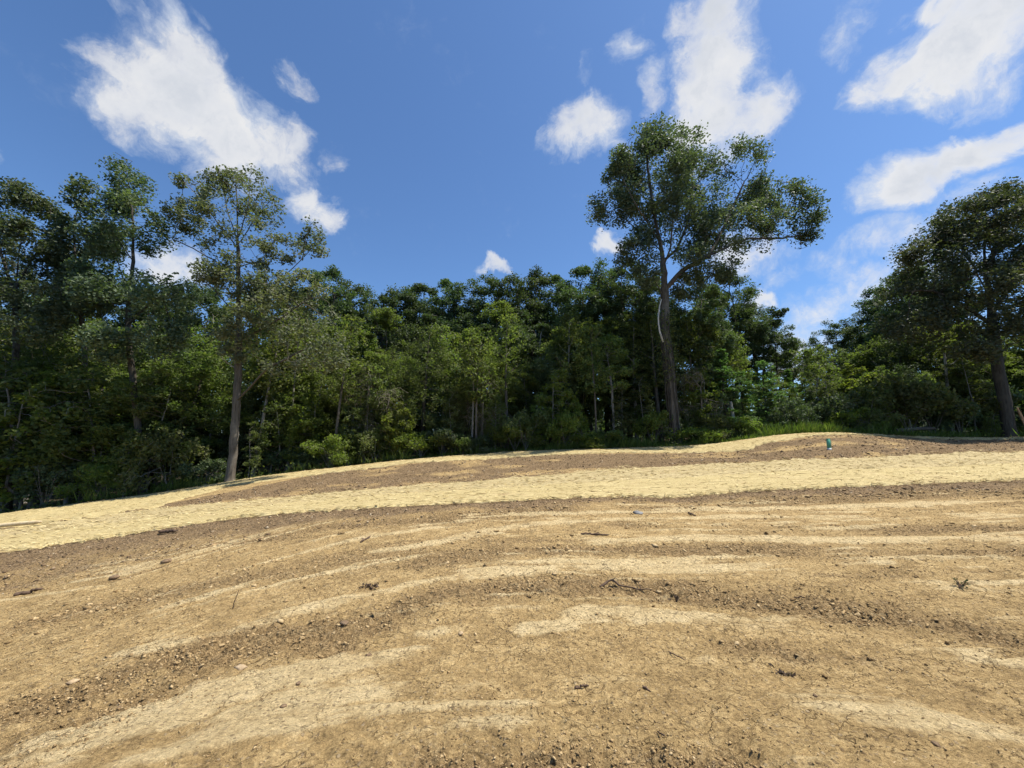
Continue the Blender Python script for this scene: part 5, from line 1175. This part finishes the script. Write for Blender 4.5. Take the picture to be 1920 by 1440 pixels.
oak, rg = hero('OAK', 'oak_tree', 'big lone oak with tall bare trunk and crown spreading to the right', 41, BARK_OAK, L_OAK, .31, 1700, 78000, .17, .42)
tk = HERO['OAK']['trunk']
b0 = np.array(tk[3])
dl = [b0 + (-.3, -.3, -.9), b0 + (-.62, -.6, -.3), b0 + (-.72, -.7, .6), b0 + (-.62, -.8, 1.5), b0 + (-.4, -.7, 2.1)]
o = curve_part('dead_limb', [tuple(p) for p in dl], .07, .03, DEAD_WOOD, oak); o['label'] = 'bleached dead limb beside the trunk'
rv = np.random.RandomState(4)
vp = []
for i in range(26):
    z0 = rv.uniform(0, .6); z1 = rv.uniform(6, 11.5); a = rv.uniform(2.2, 5.2)
    zz = np.linspace(z0, z1, 16); tx = np.interp(zz, [p[2] for p in tk], [p[0] for p in tk]); rr = .28 * (1 - zz / 40) + .05 + rv.random() * .12 + .06 * np.sin(zz * rv.uniform(.6, 1.6) + i)
    a = a + .25 * np.sin(zz * .5 + i)
    vp.append((np.stack([tx + np.cos(a) * rr, np.sin(a) * rr, zz], 1), np.full(16, rv.uniform(.012, .03))))
V, F = tubes(vp, lambda r: 4)
link('climbing_vines', mesh_from('oak_vines', V, F, BARK_DARK, smooth=True), oak)
# leaves of the climbing vine on the upper trunk
n = 1500; zz = rv.uniform(4.2, 9.5, n); a = rv.uniform(0, 6.28, n); tx = np.interp(zz, [p[2] for p in tk], [p[0] for p in tk]); rr = .30 + np.abs(rv.normal(0, .38, n)) * (1 + .6 * (np.abs(zz - 5.6) < .7))
V, F = leaves(np.stack([tx + np.cos(a) * rr, np.sin(a) * rr, zz], 1), rv.normal(0, 1, (n, 3)), rv.normal(0, .6, (n, 3)) + (0, -.4, .7), rv.uniform(.09, .2, n), rv.uniform(.07, .12, n))
link('vine_leaves', mesh_from('oak_vine_leaves', V, F, L_OLIVE, rv.random(n)), oak)

pale, rg = hero('PALE', 'oak_tree', 'thin crowned pale oak with visible branches left of the sky gap', 43, BARK_OAK, L_PALE, .22, 1350, 30000, .16, .30, step=.40, kill=.42, density=.85, pull=.86)
hero('TALL', 'leaning_tree', 'tall dark tree with slightly leaning trunk left of the pale oak', 44, BARK_DARK, L_TALL, .18, 900, 25000, .18, .38)
hero('EDGE', 'broadleaf_tree', 'dark broadleaf tree at the far left edge of the picture', 45, BARK_DARK, L_TALL, .16, 900, 25000, .18, .38)
hero('FORK', 'broadleaf_tree', 'open dark tree between the left edge tree and the leaning tree', 46, BARK_DARK, L_TALL, .14, 600, 18000, .20, .36)
right, rg = hero('RIGHT', 'broadleaf_tree', 'massive spreading tree with torn trunk at the far right edge', 47, BARK_DARK, L_RIGHT, .30, 1400, 72000, .17, .42)
tr = HERO['RIGHT']['trunk'][0]
o = curve_part('torn_root', [(tr[0] + .35, -.38, 1.9), (tr[0] + .45, -.48, 1.2), (tr[0] + .55, -.58, .6), (tr[0] + .80, -.66, .05)], .05, .13, M_TORN, right); o['label'] = 'splintered orange wood at the trunk foot'
o = curve_part('torn_root', [(tr[0] + .40, -.46, 1.25), (tr[0] + .42, -.60, .7), (tr[0] + .46, -.74, .15)], .04, .08, M_TORN, right)

# ---- slim trunks, vines, dead wood
for i, (x, y, h, r, label) in enumerate(BARE):
    rng = np.random.RandomState(100 + i); stub = 'stub' in label
    bark = BARK_PALE if ('dead pole' in label or stub) else BARK_PALE if 'flared' in label else BARK_GREY if i % 2 else BARK_OAK
    leafy = not stub and 'dead pole' not in label
    k = 14; zz = np.linspace(-.2, h, k); lean = rng.normal(0, .035, 2) + (np.array([-.10, 0]) if 'leaning' in label else 0)
    p = np.stack([lean[0] * zz + .05 * np.sin(zz * .6 + i), lean[1] * zz, zz], 1)
    rad = .8 * r * (1 - (.9 if leafy else .4) * np.clip(zz / max(h, 1), 0, 1) ** 1.3) * (1 + (1.3 if 'flared' in label else .5) * np.exp(-(zz + .2) / .35))
    e = link('slim_tree' if not stub else 'broken_tree', None, None, (x, y, gz(x, y))); tag(e, label, 'tree', 'bare stemmed trees in the wood')
    V, F = tubes([(p, rad)], lambda r: 9); st_o = link('trunk', mesh_from('slim_trunk', V, F, bark, smooth=True), e)
    pp = []
    for q in range(2 if stub else 5):
        z = rng.uniform(.55, .95) * h; a = rng.uniform(0, 6.28); L = rng.uniform(.3, .9) * (.4 if stub else 1.3)
        b = np.array([np.interp(z, zz, p[:, 0]), np.interp(z, zz, p[:, 1]), z])
        pp.append((np.stack([b, b + (math.cos(a) * L * .6, math.sin(a) * L * .6, L * .35), b + (math.cos(a) * L, math.sin(a) * L, L * .8)]), np.array([r * .28, r * .18, r * .08])))
    for q in pp:
        V, F = tubes([q], lambda r: 4); link('dead_branch', mesh_from('dead_branch', V, F, bark, smooth=True), st_o)

    if leafy:
        n = int(240 * h); t = rng.uniform(.45, 1.04, n) * h; w = .25 + .22 * h * .3 * np.sin(np.clip((t / h - .42) / .62, 0, 1) * 3.1)
        c = np.stack([np.interp(t, zz, p[:, 0]), np.interp(t, zz, p[:, 1]), t], 1) + rng.normal(0, 1, (n, 3)) * np.stack([w, w, w * .3], 1)
        cc = c[rng.randint(0, n, n // 40)]; q = ((c[:, None] - cc[None]) ** 2).sum(2).argmin(1); c = cc[q] + (c - cc[q]) * .6
        V, F = leaves(c, rng.normal(0, 1, (n, 3)), rng.normal(0, .5, (n, 3)) + (0, 0, 1), rng.uniform(.12, .24, n), rng.uniform(.08, .14, n)); link('crown', mesh_from('slim_crown', V, F, L_MID, rng.random(n)), e)

for i, (x, y, h, label) in enumerate(VINES):
    rng = np.random.RandomState(200 + i); e = link('dead_vine_tangle' if 'vine' in label else 'dead_tree', None, None, (x, y, gz(x, y)))
    tag(e, label, 'vines' if 'vine' in label else 'dead tree')
    lobes = [((rng.normal(0, .9), rng.normal(0, .6), h * rng.uniform(.2, .95)), (.8, .7, h * .14)) for _ in range(7)]
    P, par, r, depth, paths = grow([(0, 0, -.2), (.05, 0, h * .4), (.1, .05, h * .8)], [], lobes, rng, 420, .2, .2, .085, r_tip=.009, up=.0)
    link('stem', wood_mesh('dead_stem', paths, BARK_VINE), e)
    tip = P[depth <= 3]; strands = []
    for q in range(190):
        s = tip[rng.randint(len(tip))]; L = rng.uniform(.15, .20 * h); m = 7; t = np.linspace(0, 1, m)
        dr = rng.normal(0, .5, 2); p = np.stack([s[0] + dr[0] * t + .12 * np.sin(t * 7 + q), s[1] + dr[1] * t, s[2] + .25 * np.sin(t * 3.1) - L * t ** 1.4], 1)
        p[:, 2] = np.maximum(p[:, 2], .02)
        strands.append((p, np.full(m, rng.uniform(.005, .011))))
    V, F = tubes(strands, lambda r: 3); link('hanging_twigs', mesh_from('hanging_twigs', V, F, BARK_VINE, smooth=True), e)
    n = 1500; t = P[rng.randint(0, len(P), n)] + rng.normal(0, .3, (n, 3)); V, F = leaves(t, rng.normal(0, 1, (n, 3)), rng.normal(0, .6, (n, 3)) + (0, 0, .8), rng.uniform(.07, .14, n), rng.uniform(.04, .08, n))
    link('crown', mesh_from('vine_crown', V, F, L_OLIVE, rng.random(n)), e)

(p0, p1) = LOG
e = link('fallen_log', None, None, (p0[0], p0[1], 0)); tag(e, 'grey fallen log lying in the olive bushes right of the green tube', 'log')
g0, g1 = gz(p0[0], p0[1]), gz(p1[0], p1[1])
curve_part('log_body', [(0, 0, g0 + .35), ((p1[0] - p0[0]) * .5, -.1, (g0 + g1) / 2 + .5), (p1[0] - p0[0], -.2, g1 + .55)], .14, .09, BARK_OAK, e, 10, 8)
curve_part('broken_branch', [((p1[0] - p0[0]) * .4, -.1, g0 + .5), ((p1[0] - p0[0]) * .3, -.3, g0 + 1.1)], .04, .015, BARK_GREY, e, 5, 5)

# forked dead tree showing pale above the thicket on the right
xx, yy = 33.6, 36.0
e = link('dead_tree', None, None, (xx, yy, gz(xx, yy))); tag(e, 'pale forked dead tree leaning out above the right thicket', 'dead tree')
curve_part('stem', [(0, 0, -.2), (-.3, -.6, 3.0), (-.9, -1.0, 5.2), (-2.2, -1.2, 6.6)], .14, .06, DEAD_WOOD, e, 12, 7)
curve_part('branch', [(-.9, -1.0, 5.2), (-.5, -1.1, 5.9), (-.3, -1.2, 7.2)], .08, .04, DEAD_WOOD, e, 8, 6)
curve_part('branch', [(-2.2, -1.2, 6.6), (-3.0, -1.2, 7.0)], .05, .02, DEAD_WOOD, e, 5, 5)

# ---- far wood behind, one mass
def far_wood():
    rng = np.random.RandomState(61); C = []; S = []
    for x in np.arange(-110, 116, 4.2):
        for y in (47, 52, 58, 66):
            xx = x + rng.uniform(-2, 2); yy = y + rng.uniform(-2.5, 2.5)
            ratio = xx / yy
            h = np.interp(ratio, [-1.6, -.9, -.45, .2, .45, .52, .60, .72, .85, 1.2, 2], [16, 16, 17, 17, 13, 8, 5.0, 5.5, 12, 15, 16]) * rng.uniform(.85, 1.05)
            z = float(terr(xx, yy)); m = int(430 * h / 16)
            d = unit(rng.normal(size=(m, 3))) * (rng.random((m, 1)) ** .4)
            lob = np.stack([rng.normal(0, 1.6, 9), rng.normal(0, 1.6, 9), rng.uniform(.04, .88, 9) * h], 1); k = rng.randint(0, 9, m)
            p = lob[k] + d * (2.0, 2.0, h * .16); p[:, 2] = np.clip(p[:, 2], .2, h)
            C.append(p + (xx, yy, z)); S.append(np.full(m, .55))
    q = 16000; ang = rng.uniform(-1.45, 1.6, q); yy = rng.uniform(44, 52, q); xx = ang * yy
    C.append(np.stack([xx, yy, terr(xx, yy) + rng.random(q) ** 1.3 * np.interp(ang, [.4, .5, .66, .8], [4.2, 2.6, 2.6, 4.2])], 1)); S.append(np.full(q, .6))
    q = 9000; ang = rng.uniform(-1.45, 1.6, q); yy = rng.uniform(53, 56, q); xx = ang * yy
    C.append(np.stack([xx, yy, terr(xx, yy) + rng.random(q) * 2.8], 1)); S.append(np.full(q, .9))
    C = np.concatenate(C); n = len(C); L = np.concatenate(S) * rng.uniform(.6, 1.3, n)
    V, F = leaves(C, rng.normal(0, 1, (n, 3)), np.array([0, -.7, .6]) + rng.normal(0, .6, (n, 3)), L, L * .65)
    tag(link('far_woodland', mesh_from('far_woodland', V, F, L_FAR, rng.random(n))), 'dark far woodland closing the view behind the trees', 'woodland', None, 'stuff')
far_wood()

# ---- small things lying on the graded ground
def spot(k, dz=0.0):
    x, y = SPOT[k]; return np.array([x, y, gz(x, y) + dz])
def stick(name, label, pts, r0, r1, cat='stick', mat=None, seed=0, twigs=0, group='sticks on the graded ground', lift=None):
    rng = np.random.RandomState(seed + 7)
    P = resample([tuple(p) for p in pts], 14); base = P[0].copy()
    if name != 'peeled_pole':
        P[1:-1] += rng.normal(0, r0 * .35, (12, 3)); zz = height(P[:, 0], P[:, 1]); P[:, 2] = np.maximum(P[:, 2], zz + r0 * .6)
    e = link(name, None, None, tuple(base)); tag(e, label, cat, group)
    rad = np.linspace(r0, r1, 14) * rng.uniform(.85, 1.15, 14) ** (0 if name == 'peeled_pole' else 1); rad[0] *= .7; rad[-1] *= .6
    V, F = tubes([(P - base, rad)], lambda r: 7); link('stem', mesh_from('stem', V, F, mat or M_TWIG, smooth=True), e)
    # snapped ends
    for tip in ((np.stack([P[0] - base, P[0] - base - unit(P[1] - P[0]) * r0 * .8]), np.array([rad[0], .001])), (np.stack([P[-1] - base, P[-1] - base + unit(P[-1] - P[-2]) * r0]), np.array([rad[-1], .001]))):
        V, F = tubes([tip], lambda r: 7); link('broken_end', mesh_from('broken_end', V, F, mat or M_TWIG), e)
    for q in range(twigs):
        k = rng.randint(4, 12); a = rng.uniform(0, 6.28); L = rng.uniform(.06, .16)
        b = P[k] - base; V, F = tubes([(np.stack([b, b + (math.cos(a) * L * .6, math.sin(a) * L * .6, L * .4), b + (math.cos(a) * L, math.sin(a) * L, L * .3)]), np.array([r1, r1 * .7, r1 * .3]))], lambda r: 5)
        link('side_twig', mesh_from('side_twig', V, F, mat or M_TWIG, smooth=True), e)
    return e
S = spot
stick('stick', 'straight brown stick lying on the tan band right of centre', [S('stickA', .02), S('stickA2', .02)], .018, .012, seed=1, twigs=1)
stick('branch', 'dark curved branch lying in the crumbly rut right of centre', [S('branch0', .02), S('branch1', .07), S('branch2', .03), S('branch3', .01)], .018, .007, seed=2, twigs=2)
stick('twig', 'thin straight dark twig lying below the dark weed clump', [S('twig0', .008), S('twig1', .008)], .006, .004, 'twig', seed=3)
stick('wood_chip', 'short flat dark wood chip left of the small slanted chip', [S('chip0', .01), S('chip1', .012)], .012, .006, 'wood chip', seed=4)
stick('wood_chip', 'small slanted dark wood chip near the bottom right of centre', [S('chip2', .012), S('chip3', .006)], .009, .006, 'wood chip', seed=5)
p = S('up'); stick('twig', 'thin twig standing upright in the tan soil on the left', [p, p + (.01, 0, .09), p + (.045, .01, .22)], .007, .003, 'twig', seed=6, twigs=1)
stick('stick', 'dark stick lying at the near straw edge on the left', [S('edge0', .05), S('edge1', .05)], .045, .03, seed=7)
stick('peeled_pole', 'pale peeled wooden pole lying on the straw at the left edge', [S('pole0', .15), S('pole1', .15)], .075, .07, 'pole', M_POLE, seed=8, group=None)
stick('wood_slab', 'dark purple brown slab of bark lying in the dirt on the left', [S('slab0', .02), S('slab1', .025)], .035, .02, 'bark slab', seed=9)
stick('twig', 'short dark twig on the pale soil left of centre', [S('twB0', .02), S('twB1', .025)], .022, .012, 'twig', seed=10, twigs=1)
stick('twig', 'tiny dark twig on the pale clay near the bottom edge', [S('twigC0', .006), S('twigC1', .006)], .005, .003, 'twig', seed=11)
stick('twig', 'short twig in the rut right of the dark weed clump', [S('twigD0', .01), S('twigD1', .01)], .008, .005, 'twig', seed=12)
stick('stick', 'dark stick just below the straw on the right half', [S('rightstick0', .02), S('rightstick1', .02)], .02, .012, seed=13)

def lump(key, label, size, mat, name='dirt_clod', cat='dirt clod', seed=0, flat=.6, group='dirt clods on the graded ground'):
    rng = np.random.RandomState(seed + 50); v, f = ico()
    # one subdivision, then an uneven faceted surface
    vs = list(v); cache = {}; ff = []
    def mp(a, b):
        k = (min(a, b), max(a, b))
        if k not in cache:
            vs.append(unit(vs[a] + vs[b])); cache[k] = len(vs) - 1
        return cache[k]
    for a, b, c in f:
        ab, bc, ca = mp(a, b), mp(b, c), mp(c, a); ff += [(a, ab, ca), (b, bc, ab), (c, ca, bc), (ab, bc, ca)]
    V = np.array(vs) * rng.uniform(.72, 1.2, (len(vs), 1)) * size * np.array([rng.uniform(.9, 1.4), rng.uniform(.8, 1.1), flat])
    x, y = SPOT[key]; o = link(name, mesh_from(name, V, np.array(ff), mat), None, (x, y, gz(x, y) + size * flat * .45)); o.rotation_euler = (0, 0, rng.uniform(0, 6.28))
    return tag(o, label, cat, group)
lump('rock', 'grey stone lying on the upper tan band right of centre', .13, M_ROCK, 'stone', 'stone', 1, .45)
lump('clodA', 'dark lump of soil on the brown strip at the left', .075, M_CLODS1, seed=2)
lump('clodG', 'dark lump of soil just below the near straw on the left', .085, M_CLODS1, seed=3)
lump('clodB', 'small dark clod near the lower left corner', .016, M_CLODS1, seed=4)
lump('clodC', 'grey brown clod on the cracked pale clay at the bottom left', .017, M_CLODS1, seed=5)
lump('clodD', 'dark bark crumb near the bottom right corner', .020, M_CLODS1, seed=6)
lump('clodE', 'brown clod below the purplish leaf litter patch', .016, M_CLODS1, seed=7)
lump('clodF', 'grey clod on the smooth clay below the rubble patch', .022, M_CLODS1, seed=8)
lump('clodH', 'dark clod at the top of the rubble patch', .04, M_CLODS1, seed=9)
lump('clodI', 'flat pale tan clod, largest in the rubble patch on the left', .045, M_CLODS2, seed=10, flat=.45)
lump('clodJ', 'rounded pale clod by itself at the left of the rubble patch', .035, M_CLODS2, seed=11)
lump('clodK', 'dark round clod at the right end of the rubble patch', .028, M_CLODS1, seed=12)
lump('clodL', 'pale clod on the smooth band left of centre', .03, M_CLODS2, seed=13)
lump('clodM', 'dark clod just below the near straw at the centre', .07, M_CLODS1, seed=14)
lump('clodN', 'smaller dark clod right of the centre clod below the straw', .05, M_CLODS1, seed=15)

def tuft(key, label, n, h, spread, mat, name, cat, seed, upright=1.0, wid=.008):
    rng = np.random.RandomState(seed + 90); x, y = SPOT[key]
    e = link(name, None, None, (x, y, gz(x, y))); tag(e, label, cat)
    pp = []
    for i in range(n):
        a = rng.uniform(0, 6.28); L = h * rng.uniform(.5, 1.1); b = rng.normal(0, spread * .35, 2)
        t = np.linspace(0, 1, 4); s = rng.uniform(.3, 1.1) * L
        pp.append((np.stack([b[0] + math.cos(a) * s * t, b[1] + math.sin(a) * s * t, L * upright * t - .4 * L * upright * t ** 2 + .004], 1), np.linspace(wid, wid * .4, 4)))
    V, F = tubes(pp, lambda r: 4); link('stems', mesh_from('stems', V, F, M_TWIG, smooth=True), e)
    m = n * 4; k = rng.randint(0, n, m); c = np.array([pp[q][0][rng.randint(1, 4)] for q in k]) + rng.normal(0, .012, (m, 3))
    L = rng.uniform(.02, .05, m); V, F = leaves(c, rng.normal(0, 1, (m, 3)), rng.normal(0, .7, (m, 3)) + (0, 0, .6), L, L * .5)
    link('leaves', mesh_from('tuft_leaves', V, F, mat, rng.random(m)), e)
L_DRY = leaf_mat('leaf_dry', (.035, .025, .02), (.10, .075, .055), (.16, .12, .08), .7, .1)
tuft('sprig', 'dark green broken sprig lying on the bare soil at the right', 7, .16, .08, L_CANOPY, 'plant_sprig', 'sprig', 1)
tuft('dark', 'small dark withered weed clump in the crumbly rut', 12, .05, .09, L_DRY, 'withered_weed', 'weed', 2, .8)
tuft('litter', 'flat purplish patch of dead leaf litter on the smooth clay', 26, .045, .13, L_DRY, 'leaf_litter', 'leaf litter', 3, .25, .004)
tuft('clump', 'brown withered weed clump on the soil left of centre', 18, .09, .16, L_DRY, 'withered_weed', 'weed', 4, .6)
tuft('weed', 'small dry weed growing through the near straw on the left', 8, .16, .12, L_DRY, 'dry_weed', 'weed', 5, 1.0)

# ---- green tree tube on the berm
x, y = STAKE[0], STAKE[1]; z = gz(x, y)
e = link('tree_tube', None, None, (x, y, z)); tag(e, 'green plastic tree tube standing on the dark berm', 'tree tube')
def hollow(name, r, h, z0, mat, k=16, th=.006, tilt=(0, 0), parent=None):
    V = []; F = []
    prof = [(r, z0), (r, z0 + h), (r - th, z0 + h), (r - th, z0)]
    for j, (rr, zz) in enumerate(prof):
        for i in range(k):
            a = i * 6.28318 / k; V.append((rr * math.cos(a) + tilt[0] * zz, rr * math.sin(a) + tilt[1] * zz, zz))
    for j in range(4):
        for i in range(k): F.append((j * k + i, j * k + (i + 1) % k, ((j + 1) % 4) * k + (i + 1) % k, ((j + 1) % 4) * k + i))
    return link(name, mesh_from(name, np.array(V), np.array(F), mat), parent or e)
tb = hollow('tube_body', .080, .46, .07, M_TUBE); hollow('tube_collar', .092, .11, -.03, M_WHITE); hollow('tube_rim', .087, .03, .52, M_TUBE, parent=tb)
curve_part('stake', [(.105, -.02, -.05), (.112, -.02, .47)], .018, .016, M_POLE, e, 4, 6)
